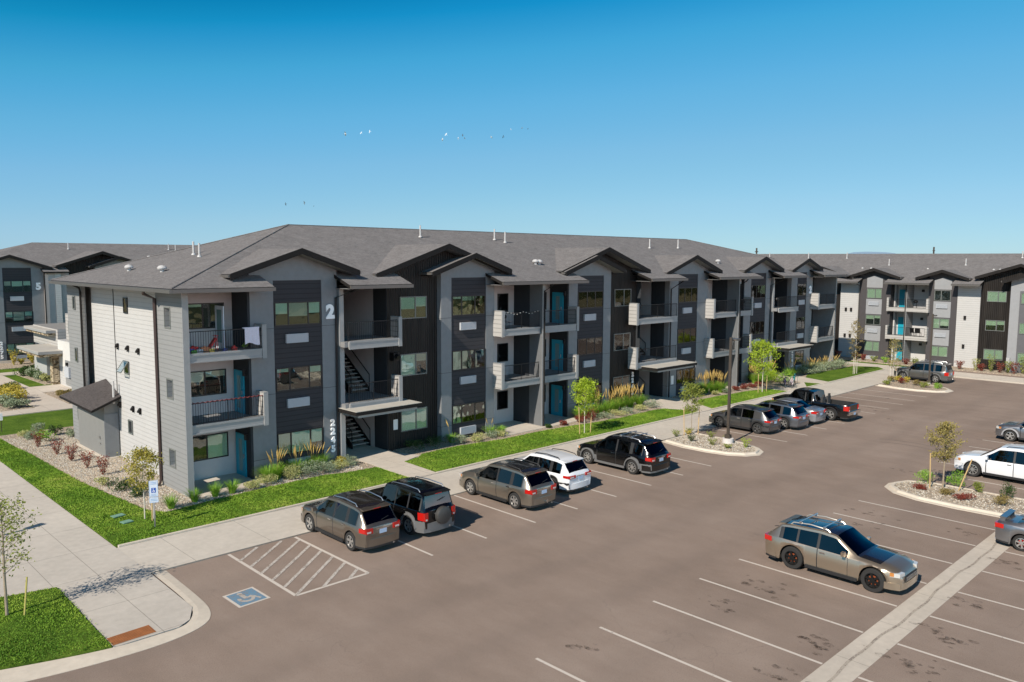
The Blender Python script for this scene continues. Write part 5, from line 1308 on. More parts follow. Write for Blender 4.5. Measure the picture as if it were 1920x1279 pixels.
def stake(x, y, h, lx=0, ly=0, label=None, mat=None, z0=.08):
    b = MB(); b.tube([(0, 0, -.05), (lx, ly, h)], .028, 6); o = b.build('wooden_stake', [mat or WOODS], None, (x, y, z0), label=label, cat='stake', group='stakes beside the young trees', local=True); return o
WOODS = vary('raw timber stake', (.52, .36, .17), .85, .12, 5, 30)
TIE = plain('tree tie strap', (.25, .27, .2), .7)
def grass_clump(pos, h, r, mat, name, label, seed, n=170, plume=None, pn=0, ph=1.3, z0=.09, group=None, droop=1.0, w=.013, cat='ornamental grass'):
    h *= 1.05; r *= 1.2; n = int(n*1.6); pn = int(pn*1.15)
    rr = random.Random(seed); t = thing(name, (pos[0], pos[1], z0), label, cat, group); b = MB()
    for i in range(n):
        az = rr.uniform(0, 6.283); o = rr.random()**.5*r*.25; ln = h*rr.uniform(.6, 1.1); sp = r*rr.uniform(.25, 1.0); x0, y0 = o*math.cos(az), o*math.sin(az)
        dx, dy = math.cos(az), math.sin(az); px, py = -dy*w, dx*w; pr = None
        for k in range(4):
            f = k/3; q = (x0+dx*sp*f**1.6, y0+dy*sp*f**1.6, ln*(f-.28*droop*f*f*sp/r)); ww = 1-f*.85
            cur = [(q[0]-px*ww, q[1]-py*ww, q[2]), (q[0]+px*ww, q[1]+py*ww, q[2])]
            if pr: b.add([pr[0], pr[1], cur[1], cur[0]], [(0, 1, 2, 3)])
            pr = cur
    b.build('foliage', [mat], t, fix=False)
    if plume:
        b = MB()
        for i in range(pn):
            az = rr.uniform(0, 6.283); sp = r*rr.uniform(.05, .75); hh = ph*rr.uniform(.78, 1.08); x, y = math.cos(az)*sp, math.sin(az)*sp
            b.tube([(x*.2, y*.2, 0), (x*.7, y*.7, hh*.7)], .004, 3); a = Vector((x*.7, y*.7, hh*.70)); e = Vector((x*1.15, y*1.15, hh)); b.tube([a, a.lerp(e, .4), e], [.012, .028, .006], 5)
        b.build('seed_plume', [plume], t, fix=False)
    return t
def shrub(pos, h, r, mat, name, label, seed, n=420, ls=.045, z0=.08, group=None, upright=0, stems=True, cat='shrub', ry=None):
    if not upright and z0 < 2: r *= 1.18; h *= 1.1; n = int(n*2.0)
    rr = random.Random(seed); t = thing(name, (pos[0], pos[1], z0), label, cat, group); b = MB(); ry = ry or r
    lob = [(rr.uniform(-.5, .5)*r, rr.uniform(-.5, .5)*ry, rr.uniform(.35, .8)*h, rr.uniform(.35, .6)) for _ in range(7)]
    tw = MB()
    for i in range(n):
        if upright:
            az = rr.uniform(0, 6.283); f = rr.random()**.7; sp = r*(.15+.85*f)*rr.uniform(.3, 1); p = (sp*math.cos(az), sp*math.sin(az)*ry/r, h*f*rr.uniform(.8, 1.08)); leaf(b, p, ls*rr.uniform(.6, 1.2), rr)
        else:
            cx, cy, cz, q = rr.choice(lob); v = Vector((rr.gauss(0, 1), rr.gauss(0, 1), rr.gauss(0, 1))).normalized()*rr.uniform(.6, 1.05); p = (cx+v.x*r*q, cy+v.y*ry*q, max(.02, cz+v.z*h*q*.75)); leaf(b, p, ls*rr.uniform(.6, 1.2), rr)
    for i in range(9):
        az = rr.uniform(0, 6.283); tw.tube([(0, 0, 0), (math.cos(az)*r*.6, math.sin(az)*ry*.6, h*rr.uniform(.6, .95))], [.012, .004], 4)
    b.build('foliage', [mat], t, fix=False); tw.build('stem', [BARK], t); return t

tree((5.50, 27.80), 3.75, 1.05, 1.25, L_OL, 'young_tree', 'sparse young tree with small olive leaves on the lawn at the left frame edge', 5, 1500, .05, .05, spread=1.2, narrow=.85)
stake(5.88, 27.45, 1.15, .15, .1, 'short yellow stake leaning on the corner lawn', vary('mossy yellow stake', (.42, .36, .10), .85, .1), .09)
tree((11.96, 34.35), 3.1, .78, 1.2, leafmat('mustard leaves', (.16, .15, .02), (.38, .33, .06), (.58, .46, .10)), 'young_tree', 'young tree with mustard leaves at the building corner beside the blue and white sign', 8, 2400, .055, .03, bark=BARKP, spread=1.1, group=None)
stake(12.25, 34.15, 1.35, -.02, 0, 'pale stake right of the mustard leaved corner tree', BARKP); stake(12.10, 33.9, 1.1, .02, 0, 'tan stake just behind the blue and white sign post')
tree((38.4, 32.75), 3.5, 1.12, 1.25, L_YG, 'young_tree', 'bright yellow green young tree on the second lawn behind the black cars', 12, 3400, .065, .03, bark=BARKP, spread=.95)
stake(37.95, 32.75, 1.75, -.12, 0, 'orange tan stake left of the bright yellow green lawn tree'); stake(38.85, 32.65, 1.35, .10, 0, 'shorter tan stake right of the bright yellow green lawn tree')
tree((43.0, 27.85), 3.35, .85, 1.35, L_OL, 'young_tree', 'slim young tree with muted green leaves at the head of the kerbed lamp island', 15, 2900, .055, .025, spread=.95)
stake(42.45, 28.0, 1.75, -.12, 0, 'pinkish stake left of the island tree'); stake(43.45, 27.65, 1.6, .10, 0, 'leaning stake right of the island tree')
tree((61.6, 33.1), 4.4, 1.45, 1.4, L_YG, 'young_tree', 'largest bright green young tree standing before the third stair bay', 19, 3600, .075, .04, bark=BARKP, spread=1.0)
stake(61.1, 33.2, 1.6, -.05, 0, 'left tan stake of the largest bright green tree'); stake(62.2, 33.05, 1.4, .05, 0, 'right tan stake of the largest bright green tree')
tree((41.65, 12.7), 3.35, .85, 1.25, leafmat('khaki leaves', (.17, .14, .04), (.34, .28, .09), (.48, .42, .15)), 'young_tree', 'khaki leaved young tree on the gravel island in front of the white car', 23, 2900, .055, .045, spread=1.0)
stake(41.25, 13.15, 1.75, -.05, .05, 'upright tan stake left of the khaki island tree'); stake(41.75, 12.05, 1.6, .25, -.45, 'tilted tan stake right of the khaki island tree')
tree((78.6, 32.5), 5.6, .85, 1.3, L_AUT, 'young_tree', 'tall thin autumn tree with orange tan leaves on the last lawn before the side block', 27, 1100, .07, .035, bark=BARKP)
stake(78.25, 32.5, 1.6, 0, 0, 'pale stake left of the tall autumn tree', BARKP); stake(78.95, 32.45, 1.6, 0, 0, 'pale stake right of the tall autumn tree', BARKP)
tree((76.3, 28.0), 4.0, .95, 1.0, leafmat('pale autumn leaves', (.16, .14, .05), (.32, .28, .10), (.44, .38, .18)), 'young_tree', 'sparse pale leaved young tree at the head of the far kerbed island', 31, 800, .07, .03, bark=BARKP)
stake(75.8, 28.1, 1.4, 0, 0, 'pale stake left of the far island tree', BARKP); stake(76.8, 27.9, 1.4, 0, 0, 'pale stake right of the far island tree', BARKP)
tree((28.2, 93.5), 5.2, .9, 1.0, L_YG, 'young_tree', 'slender green tree before the far left block between the canopies', 37, 700, .11, .04)

# red barberries in a row beside the left lawn
for i, (x, y, h, r) in enumerate(((12.34, 52.0, .95, .42), (12.6, 49.3, .85, .42), (12.72, 47.1, .95, .42), (12.88, 44.98, .90, .44), (13.05, 43.0, 1.0, .42))):
    shrub((x, y), h, r, L_RED, 'barberry_bush', ('dusky red bush, farthest of the row beside the left lawn', 'second red bush of the row counted from the far end', 'middle red bush of the row left of the shed', 'fourth red bush of the row, below the shed corner', 'brightest red bush, nearest of the row before the white end wall')[i], 40+i, 420, .045, upright=1, group='red bushes along the left lawn')
for i, (x, y, h, r, m, nm, lb) in enumerate(((12.7, 54.6, .5, .5, L_SAGE, 'shrub', 'grey green shrub at the far top of the end gravel bed'), (13.4, 56.2, .6, .45, L_SAGE, 'shrub', 'blue grey shrub near the far lawn edge'), (14.0, 54.8, .55, .4, L_DG, 'shrub', 'dark green shrub left of the shed'), (13.1, 53.2, .6, .6, L_GR, 'shrub', 'feathery green shrub behind the farthest red bush'), (14.6, 53.4, .5, .35, L_SAGE, 'shrub', 'small grey shrub close to the shed wall'), (12.5, 55.4, .35, .5, L_PALE, 'shrub', 'low pale shrub in the far corner of the end bed'))):
    shrub((x, y), h, r, m, nm, lb, 60+i, 300, .05)
shrub((12.75, 39.6), .55, .55, L_DG, 'shrub', 'green shrub near the brown downspout of the end wall', 70, 380, .05); shrub((13.1, 38.1), .4, .5, L_DG, 'shrub', 'low shrub under the mustard leaved tree', 71, 300, .05); shrub((12.4, 41.0), .35, .4, L_PALE, 'shrub', 'small yellowish shrub in the end gravel bed', 72, 200, .05)
for i, (x, y) in enumerate(((13.35, 35.1), (14.5, 35.35), (15.55, 35.55), (16.35, 35.5))):
    grass_clump((x, y), .62, .42, L_GR, 'grass_clump', ('spiky grass clump nearest the building corner', 'spiky grass clump second from the building corner', 'spiky grass clump third from the building corner', 'spiky grass clump fourth from the corner before the patio')[i], 80+i, 130, group='spiky clumps before the first patio', droop=.6)
for i, (x, y, h, r, m, lb) in enumerate(((17.3, 35.6, .38, .5, L_PALE, 'low straw coloured shrub before the first patio'), (18.2, 35.75, .42, .55, L_PALE, 'straw green mound left of the plumed grasses'), (19.5, 35.75, .6, .62, L_PALE, 'fluffy pale yellow mound under the plumed grasses'), (20.5, 35.75, .65, .6, L_SAGE, 'grey green mound in the middle of the first bed'), (21.5, 35.8, .6, .6, L_SAGE, 'sage mound right of the grey green one'), (22.35, 35.9, .42, .5, L_PALE, 'pale mound left of the entry path'), (23.2, 36.1, .45, .45, L_SAGE, 'small sage mound beside the entry path'), (22.9, 36.5, .45, .3, L_YEL, 'yellow tuft against the pier marked 2245'))):
    shrub((x, y), h, r, m, 'shrub', lb, 90+i, 650, .035)
for i, (x, y, pn) in enumerate(((19.0, 36.3, 15), (20.2, 36.4, 8), (21.2, 36.5, 9), (21.6, 36.55, 3), (18.5, 36.2, 0))):
    grass_clump((x, y), .85, .6, L_GR, 'plumed_grass', ('tall grass with the fullest golden plumes under the front window', 'tall grass with a few plumes, second from the patio', 'tall grass with golden plumes in front of the grille', 'tall lush grass beside the pier marked 2245', 'low green grass against the first pier')[i], 110+i, 240, PLUME if pn else None, pn, 1.55, group='plumed grasses in the first bed')
# second bed
for i, (x, y, h, r, m, lb) in enumerate(((27.9, 36.6, .5, .6, L_DG, 'dark shrub in the shade of the ribbed metal wall'), (29.2, 36.4, .6, .7, L_DG, 'shaded shrub in the corner by the grey pier'), (30.8, 35.9, .4, .5, L_SAGE, 'low sage shrub under the second gable'), (32.0, 35.8, .4, .6, L_PALE, 'low pale shrub before the wall grille'), (33.2, 35.8, .4, .6, L_SAGE, 'low grey green shrub right of the wall grille'), (34.0, 35.9, .35, .5, L_PALE, 'small pale shrub at the second patio edge'), (39.3, 35.3, .3, .3, L_RED, 'tiny red tuft on the gravel by the divider'), (40.8, 35.2, .4, .45, L_RED, 'red brown tuft left of the lawn tree'), (38.0, 35.5, .2, .25, L_DG, 'tiny green tuft on the gravel strip'), (41.9, 35.3, .8, .5, L_RED, 'rusty shrub behind the bright lawn tree'), (43.2, 35.0, .4, .6, L_SAGE, 'grey green mound right of the lawn tree'), (44.6, 35.0, .4, .7, L_PALE, 'pale mound in front of the golden grasses'), (46.0, 35.0, .4, .7, L_SAGE, 'sage mound in front of the golden grasses'), (47.4, 35.0, .4, .6, L_PALE, 'last pale mound before the second entry path'), (48.9, 35.2, .55, .7, L_SAGE, 'rounded sage shrub at the tip of the second lawn'))):
    shrub((x, y), h, r, m, 'shrub', lb, 130+i, 450, .04)
grass_clump((30.6, 36.5), .6, .5, L_GR, 'plumed_grass', 'grass with one tall plume beside the second gable pier', 150, 150, PLUME, 2, 1.5); grass_clump((33.5, 36.3), .7, .5, L_GR, 'plumed_grass', 'bright grass clump right of the ground grille', 151, 160, PLUME, 2, 1.2); grass_clump((34.4, 36.2), .6, .4, L_GR, 'grass_clump', 'bright grass clump at the edge of the second patio', 152, 150)
for i, (x, y, pn) in enumerate(((42.6, 35.9, 9), (43.7, 36.0, 12), (44.9, 36.1, 10), (46.0, 36.3, 16), (47.0, 36.4, 22), (48.0, 36.5, 24), (48.9, 36.3, 14), (41.7, 36.0, 3))):
    grass_clump((x, y), .95, .65, L_GR, 'plumed_grass', 'golden plumed tall grass in the row before the dark stair bay', 160+i, 260, PLUME, pn, 1.75, group='golden grasses before the second stair bay')
# third bed
for i, (x, y, pn) in enumerate(((56.5, 36.2, 4), (57.6, 36.1, 26), (58.5, 35.9, 26), (59.0, 35.5, 16))):
    grass_clump((x, y), 1.0, .7, L_GR if i else L_DG, 'plumed_grass', ('dark grass clump in the shade of the notice board', 'full golden grass clump behind the island tree', 'widest golden grass clump before the third balconies', 'last golden grass clump at the patio edge')[i], 175+i, 280, PLUME, pn, 1.8, group='golden grasses behind the island tree')
for i, (x, y, m, lb) in enumerate(((57.5, 34.9, L_PALE, 'pale mound behind the third lawn'), (59.0, 34.9, L_SAGE, 'sage mound behind the third lawn'), (60.8, 35.0, L_RED, 'small rusty tuft left of the lamp post'), (62.0, 35.0, L_RED, 'small rusty tuft right of the lamp post'), (63.3, 35.0, L_RED, 'rusty tuft before the third patio'), (64.5, 35.0, L_RED, 'rusty tuft left of the large tree'), (66.3, 35.4, L_GR, 'green bush left of the bicycles'), (67.4, 35.2, L_YG, 'yellow green bush behind the bicycles'), (68.2, 34.6, L_GR, 'green bush right beside the bicycles'))):
    shrub((x, y), .35 if i < 6 else 1.0, .4 if i < 6 else .8, m, 'shrub', lb, 190+i, 300 if i < 6 else 700, .05)
for i, (x, y, pn) in enumerate(((65.6, 36.0, 20), (66.6, 36.2, 16), (68.6, 36.2, 16), (71.9, 35.8, 10))):
    grass_clump((x, y), 1.0, .7, L_GR, 'plumed_grass', ('golden grass left of the largest green tree', 'golden grass behind the largest green tree', 'golden grass before the third stair bay', 'golden grass beside the third entrance')[i], 205+i, 220, PLUME, pn, 1.8, w=.018)
for i in range(7):
    x = 74.4+i*1.35; shrub((x, 35.6+.1*(i % 2)), .7, .95, L_SAGE, 'hedge_bush', 'grey green mound in the continuous low hedge along the last lawn', 220+i, 380, .07, group='low hedge mounds along the last lawn')
for i, (x, y) in enumerate(((76.2, 36.4), (78.2, 36.5), (80.3, 36.3), (82.2, 36.2))):
    grass_clump((x, y), .9, .8, L_PALE, 'plumed_grass', 'pale tan grass behind the low hedge', 230+i, 180, PLUME, 14, 1.3, w=.02, group='tan grasses behind the low hedge')
# islands
IPL = [((42.0, 28.3), L_OL, .4, .4, 'olive tuft at the head of the lamp island'), ((42.9, 28.0), L_YEL, .3, .3, 'yellow tuft by the island stakes'), ((43.4, 28.2), L_OL, .35, .3, 'small tuft behind the left island stake'), ((41.4, 26.8), L_DG, .4, .3, 'dark tuft at the island kerb below the tree'), ((43.3, 26.6), L_OL, .35, .35, 'olive tuft between island tree and lamp'), ((41.5, 25.4), L_OL, .4, .35, 'round tuft at the kerb left of the lamp base'), ((43.2, 25.4), L_OL, .35, .35, 'tuft just behind the lamp base'), ((41.4, 24.3), L_OL, .25, .3, 'low tuft below the lamp base'), ((42.4, 23.7), L_YG, .55, .35, 'tallest bright tuft at the island tip')]
for i, (p, m, h, r, lb) in enumerate(IPL): shrub(p, h, r, m, 'shrub', lb, 240+i, 260, .04, z0=.10, upright=1)
IPL = [((42.1, 13.5), L_GR, .62, .55, 'round bright green bush left on the gravel island'), ((42.45, 12.35), L_GR, .65, .5, 'green bush behind the tilted stake'), ((42.2, 11.3), L_OL, .4, .25, 'small olive bush right of the tilted stake'), ((42.05, 10.0), L_DG, .6, .35, 'green bush at the right end of the gravel island'), ((40.7, 13.4), L_RED, .2, .35, 'flat rusty tuft at the island kerb'), ((40.7, 12.2), L_AUT, .25, .4, 'tan tuft below the khaki tree'), ((40.4, 11.4), L_RED, .22, .45, 'rusty creeping tuft in the gravel'), ((40.7, 9.95), L_AUT, .4, .45, 'twiggy pinkish bush near the grey spoiler car')]
for i, (p, m, h, r, lb) in enumerate(IPL): shrub(p, h, r, m, 'shrub', lb, 260+i, 420, .035, z0=.10)
for i, (x, y) in enumerate(((75.8, 28.0), (76.9, 27.9), (75.4, 26.9), (75.1, 25.6), (76.6, 26.9), (74.4, 24.6), (74.8, 23.7), (73.8, 27.6))):
    shrub((x, y), .45, .4, (L_AUT, L_YEL, L_RED, L_AUT, L_YEL, L_OL, L_GR, L_OL)[i], 'shrub', ('tan tuft under the far island tree', 'yellow tuft right of the far island tree', 'rusty tuft on the far island', 'orange tuft in the middle of the far island', 'yellow tuft before the grey green car', 'olive tuft left of the far lamp post', 'green tuft at the far island tip', 'small olive tuft at the far island kerb')[i], 280+i, 200, .06, z0=.1)
# along the side block
for i, (x, y, m, h) in enumerate(((90.5, 26.7, L_RED, .9), (90.8, 25.3, L_PALE, 1.2), (90.6, 24.7, L_RED, .7), (90.8, 23.9, L_OL, 1.7), (90.6, 23.0, L_RED, 1.0), (90.8, 22.4, L_OL, 1.2), (90.5, 21.8, L_RED, 1.2), (91.2, 21.2, L_OL, 1.8), (90.5, 19.9, L_RED, .9), (90.3, 35.3, L_OL, .6), (90.1, 34.0, L_GR, .6), (90.3, 31.9, L_RED, .6), (90.9, 31.2, L_OL, .7), (90.6, 36.6, L_RED, .7), (91.0, 39.6, L_RED, .8), (90.8, 37.6, L_RED, .8))):
    shrub((x, y), h, .5, m, 'shrub', {L_RED.name: 'dark red bush in the gravel along the side block', L_PALE.name: 'single pale grass tuft along the side block', L_OL.name: 'olive upright grass in the gravel along the side block', L_GR.name: 'green bush in the gravel along the side block'}[m.name], 300+i, 260, .08, upright=1, z0=.05, group={L_RED.name: 'red bushes along the side block', L_OL.name: 'olive grasses along the side block'}.get(m.name))
# far left courtyard planting
for i, (x, y, h, r, m, lb) in enumerate(((19.2, 85.2, .7, .6, L_DG, 'green bush at the far end of the courtyard hedge'), (19.4, 83.6, .7, .6, L_SAGE, 'grey bush in the courtyard hedge'), (19.5, 82.0, .7, .6, L_DG, 'green bush in the middle of the courtyard hedge'), (19.6, 80.5, .7, .6, L_SAGE, 'grey bush nearer the stone pillar'), (20.1, 85.0, .9, .7, L_DG, 'darker bush behind the courtyard hedge'), (20.3, 82.6, .9, .7, L_SAGE, 'wider sage bush behind the courtyard hedge'), (19.7, 79.0, .6, .5, L_PALE, 'pale bush beside the stone pillar'))):
    shrub((x, y), h, r, m, 'shrub', lb, 330+i, 300, .09)
for i, (x, y, h, r, m, lb) in enumerate(((15.0, 71.5, 1.0, 1.3, L_YEL, 'large golden yellow mound beside the courtyard path'), (15.1, 69.3, .8, 1.0, L_YEL, 'golden mound nearer the shed'), (14.2, 73.5, .9, 1.2, L_YEL, 'golden mound at the left frame edge'), (14.0, 68.8, .7, .9, L_SAGE, 'blue grey mound below the golden ones'), (14.6, 67.3, .6, .8, L_SAGE, 'blue grey mound nearest the cross path'), (13.2, 70.6, .8, 1.0, L_DG, 'dark green mound at the left frame edge'), (16.3, 76.8, .5, .8, L_DG, 'low dark shrub left of the courtyard path'), (18.9, 70.6, .45, .7, L_AUT, 'rusty shrub in the small bed above the shed roof'))):
    shrub((x, y), h, r, m, 'shrub', lb, 345+i, 700, .08, z0=.03)
for i, (x, y, m, h) in enumerate(((20.6, 94.4, L_YEL, 1.5), (22.3, 94.6, L_YEL, 1.1), (23.2, 94.6, L_YEL, 1.2), (24.4, 95, L_DG, .5), (21.3, 94.5, L_YEL, .6))):
    shrub((x, y), h, .5, m, 'shrub', ('tall ochre grass under the far left block windows', 'short ochre grass under the far left block', 'ochre grass right of the far left grille', 'dark low bush at the corner of the far left block', 'small ochre tuft in the far left bed')[i], 360+i, 220, .10, upright=1, z0=.05)

# ------------------------------------------------------------------ street furniture and small things
POLE = vary('bronze painted steel', (.075, .060, .048), .45, .1, metal=.3)
def lamp_post(x, y, h, base, label, az=0):
    t = thing('lamp_post', (x, y, 0), label, 'lamp post')
    b = MB(); b.box(-.072, .072, -.072, .072, base, h); b.build('pole', [POLE], t)
    b = MB(); b.lathe([(.0, base), (.33, base), (.33, .05)], n=24) if base > .3 else b.lathe([(.0, base), (.16, base), (.16, .05)], n=16); b.build('footing', [vary('cast concrete footing', (.62, .58, .55), .85, .06)], t, smooth=40)
    b = MB(); b.box(-.16, .16, -.16, .16, base, base+.22); b.build('base_cover', [POLE], t)
    b = MB(); b.box(.085, .42, -.03, .03, h-.22, h-.15); b.build('arm', [POLE], t)
    b = MB(); b.box(.40, 1.05, -.17, .17, h-.24, h-.13); f = b.build('lamp_head', [GUTTER], t); b = MB(); b.box(.5, .98, -.13, .13, h-.252, h-.241); b.build('lens', [CLRL], f)
    t.rotation_euler = (0, 0, az); return t
lamp_post(42.75, 25.1, 6.5, .38, 'square bronze lamp post on a round concrete footing in the planted island', R(8))
lamp_post(77.2, 25.2, 6.4, .2, 'bronze lamp post on the far kerbed island before the grey green car', R(8))
lamp_post(2.75, 35.5, 4.2, .2, 'bronze lamp post added unseen past the left edge to cast a sidewalk shadow', R(20))  # added out of view for the shadow it throws on the sidewalk
# accessible parking sign
sg = thing('parking_sign', (11.88, 33.02, .10), 'blue and white accessible parking sign on a steel post at the lawn corner', 'sign')
SGW = plain('white sign face', (.66, .72, .80), .4); SGB = plain('sign blue', (.02, .09, .42), .4); SGL = plain('pale sign lettering blue', (.25, .40, .62), .5)
b = MB(); b.box(-.03, .03, -.02, .02, -.1, 1.95); b.build('post', [STEEL], sg)
for z0, z1 in ((1.28, 1.95), (1.03, 1.26)):
    b = MB(); b.box(-.17, .17, -.035, -.022, z0, z1); b.box(-.16, .16, -.038, -.036, z0+.012, z0+.022, 1); b.box(-.16, .16, -.038, -.036, z1-.022, z1-.012, 1); b.box(-.16, -.15, -.038, -.036, z0+.024, z1-.024, 1); b.box(.15, .16, -.038, -.036, z0+.024, z1-.024, 1)
    pl_ = b.build('sign_plate', [SGW, SGL], sg)
    b = MB()
    if z0 > 1.2:
        b.box(-.085, .085, -.0405, -.0385, 1.45, 1.65, 1)
        for zz in (1.86, 1.80): b.box(-.11, .11, -.0405, -.0385, zz, zz+.025, 0)
        for zz in (1.38, 1.33): b.box(-.10, .10, -.0405, -.0385, zz, zz+.02, 0)
        c = MB(); 
        for i in range(12):
            a0, a1 = R(160+i*20), R(180+i*20); c.add([(.0+.045*math.cos(a0), -.042, 1.52+.045*math.sin(a0)), (.0+.045*math.cos(a1), -.042, 1.52+.045*math.sin(a1)), (.0+.03*math.cos(a1), -.042, 1.52+.03*math.sin(a1)), (.0+.03*math.cos(a0), -.042, 1.52+.03*math.sin(a0))], [(0, 1, 2, 3)])
        c.box(-.02, -.005, -.043, -.041, 1.52, 1.60); c.box(-.02, .03, -.043, -.041, 1.53, 1.545); c.box(-.025, .0, -.043, -.041, 1.605, 1.63); c.box(.03, .05, -.043, -.041, 1.49, 1.53); c.build('wheelchair_symbol', [WHITEL], pl_)
    else:
        for zz in (1.17, 1.11): b.box(-.12, .12, -.0405, -.0385, zz, zz+.022, 0)
    b.pieces('lettering', [SGL, SGB], pl_)
sg.rotation_euler = (0, 0, R(-20))
# small marker post on the far lawn
b = MB(); b.box(-.02, .02, -.02, .02, 0, .75); mk = b.build('marker_post', [POLE], None, (11.9, 58.6, -.01), local=True, label='thin dark post with a white top on the far left lawn', cat='post')
b = MB(); b.box(-.09, .09, -.03, .03, .75, 1.2); b.build('sign_plate', [WHITEL], mk)
GRNL = vary('faded green plastic lid', (.16, .30, .22), .6, .08)
for i, (x, y, w, d) in enumerate(((11.27, 35.5, .5, .34), (11.25, 34.42, .42, .36))):
    b = MB(); b.box(-w/2, w/2, -d/2, d/2, .0, .03); b.box(-w/2+.03, w/2-.03, -d/2+.03, d/2-.03, .03, .036); o = b.build('utility_box_lid', [GRNL], None, (x, y, .12), local=True, label=('farther faded green utility lid in the corner lawn', 'nearer faded green utility lid in the corner lawn')[i], cat='utility lid'); o.rotation_euler = (0, 0, R(10))
# towel hung over the top balcony railing
b = MB(); TW = vary('pale patterned towel', (.70, .66, .74), .9, .1, 18, 60)
N_ = 14
for i in range(N_+1):
    for j in range(9):
        u_ = i/N_; z = 7.75-.80*j/8*(1-.08*math.sin(u_*5)); b.v.append((17.55+.72*u_+(.05*(j/8) if i == N_ else 0), 36.22+.10-.04*math.sin(u_*16)*(j/8)-.06, z))
for i in range(N_):
    for j in range(8): b.f.append((i*9+j, i*9+9+j, i*9+10+j, i*9+1+j)); b.m.append(0)
b.box(17.5, 18.3, 36.27, 36.42, 7.70, 7.76)
b.build('towel', [TW], None, (17.9, 36.3, 7.4), label='pale patterned towel hung over the top corner balcony railing', cat='towel', smooth=60, fix=False)
def C(n_, c): return plain(n_, c, .5)
TR, TB_, TY_, TO, TG = C('toy red', (.6, .02, .02)), C('toy blue', (.03, .08, .4)), C('toy yellow', (.8, .6, .1)), C('toy orange tan', (.55, .2, .08)), C('toy green', (.1, .4, .05))
t = thing('toy_slide', (16.25, 37.0, F3), 'red plastic toy slide on the top corner balcony', 'toy'); b = MB(); b.prof([(-.30, .0), (-.22, .0), (.20, .58), (.15, .64)], -.13, .13, 'y'); b.tube([(.18, -.12, .58), (.25, -.12, .75), (.12, -.12, .72)], .025, 6); b.tube([(.18, .12, .58), (.25, .12, .75), (.12, .12, .72)], .025, 6); b.tube([(.2, -.1, .58), (.24, -.1, 0)], .02, 5); b.tube([(.2, .1, .58), (.24, .1, 0)], .02, 5); b.build('slide', [TR], t)
for i, (x, y, s, m, nm, lb) in enumerate(((15.1, 36.7, .16, TB_, 'toy_block', 'blue toy block at the left end of the top balcony'), (15.3, 36.9, .22, TR, 'toy_block', 'red toy block in the balcony toy pile'), (15.5, 36.65, .14, ACW, 'toy_block', 'white toy block in the balcony toy pile'), (15.75, 36.7, .2, TO, 'toy_block', 'tan toy block left of the red slide'), (16.05, 36.6, .12, TY_, 'toy_block', 'yellow toy block under the red slide'), (17.2, 36.7, .12, TR, 'toy_car', 'small red toy car on the top balcony floor'), (15.2, 36.55, .12, TG, 'toy_block', 'green toy block at the railing'), (16.7, 36.6, .1, TB_, 'toy_block', 'small blue toy block right of the slide'))):
    b = MB(); b.box(-s, s, -s*.6, s*.6, .0, s*1.3)
    if nm == 'toy_car':
        for q in (-.7, .7): b.lathe([(.001, -s*.7), (s*.4, -s*.7), (s*.4, s*.7), (.001, s*.7)], (q*s, 0, s*.3), axis='y', n=10, m=0)
        b.box(-s*.5, s*.5, -s*.5, s*.5, s*1.3, s*1.9)
    else: b.lathe([(.001, s*1.5), (s*.3, s*1.5), (s*.3, s*1.3)], n=10)
    b.build(nm, [m], None, (x, y, F3), local=True, label=lb, cat='toy')
shrub((17.75, 36.7), .3, .22, L_GR, 'potted_plant', 'small green potted plant behind the hanging towel', 400, 160, .03, z0=F3, cat='plant')
# red garland twisted round the lower balcony rail
b = MB(); pts = [(14.95+i*.07, 36.31+.03*math.sin(i*1.9), F2+1.06+.03*math.cos(i*1.9)) for i in range(50)]; b.tube(pts, .017, 5); b.build('garland', [C('red garland', (.22, .02, .02))], None, (16.6, 36.3, F2+1), label='thin red garland wound round the second floor corner railing', cat='garland')
# patio chairs and grills on balconies
def chair(x, y, z, label, rot=0, m=None):
    t = thing('patio_chair', (x, y, z), label, 'chair', None, rot); b = MB(); b.box(-.25, .25, -.25, .25, .40, .44); b.build('seat', [m or BLACKM], t); b = MB(); b.prof([(.20, .44), (.26, .44), (.34, .95), (.30, .95)], -.25, .25, 'x'); b.build('backrest', [m or BLACKM], t)
    for sx in (-.23, .23):
        for sy in (-.23, .23): b = MB(); b.tube([(sx, sy, 0), (sx*.95, sy*.95, .41)], .015, 5); b.build('leg', [m or BLACKM], t)
def grill(x, y, z, label, s=1.0):
    t = thing('barbecue_grill', (x, y, z), label, 'grill'); b = MB(); b.lathe([(.001, .62*s), (.15*s, .64*s), (.24*s, .74*s), (.25*s, .80*s)], n=16); b.build('bowl', [BLACKM], t, smooth=40); b = MB(); b.lathe([(.25*s, .81*s), (.22*s, .92*s), (.10*s, 1.0*s), (.001, 1.02*s)], n=16); b.build('lid', [BLACKM], t, smooth=40)
    for k in range(3): a = k*2.09; b = MB(); b.tube([(.12*s*math.cos(a), .12*s*math.sin(a), .66*s), (.27*s*math.cos(a), .27*s*math.sin(a), 0)], .014, 5); b.build('leg', [BLACKM], t)
CHG = C('grey chair fabric', (.16, .17, .18))
chair(35.6, 36.9, F3, 'grey patio chair behind the string lights on the top middle balcony', .4, CHG); grill(34.95, 36.7, F3, 'black kettle grill at the left end of the top middle balcony')
chair(63.8, 37.0, F3, 'black patio chair on the top far balcony', -.3); grill(64.4, 36.8, F3, 'black kettle grill on the top far balcony'); grill(70.8, 36.9, F3, 'black kettle grill on the third stair landing')
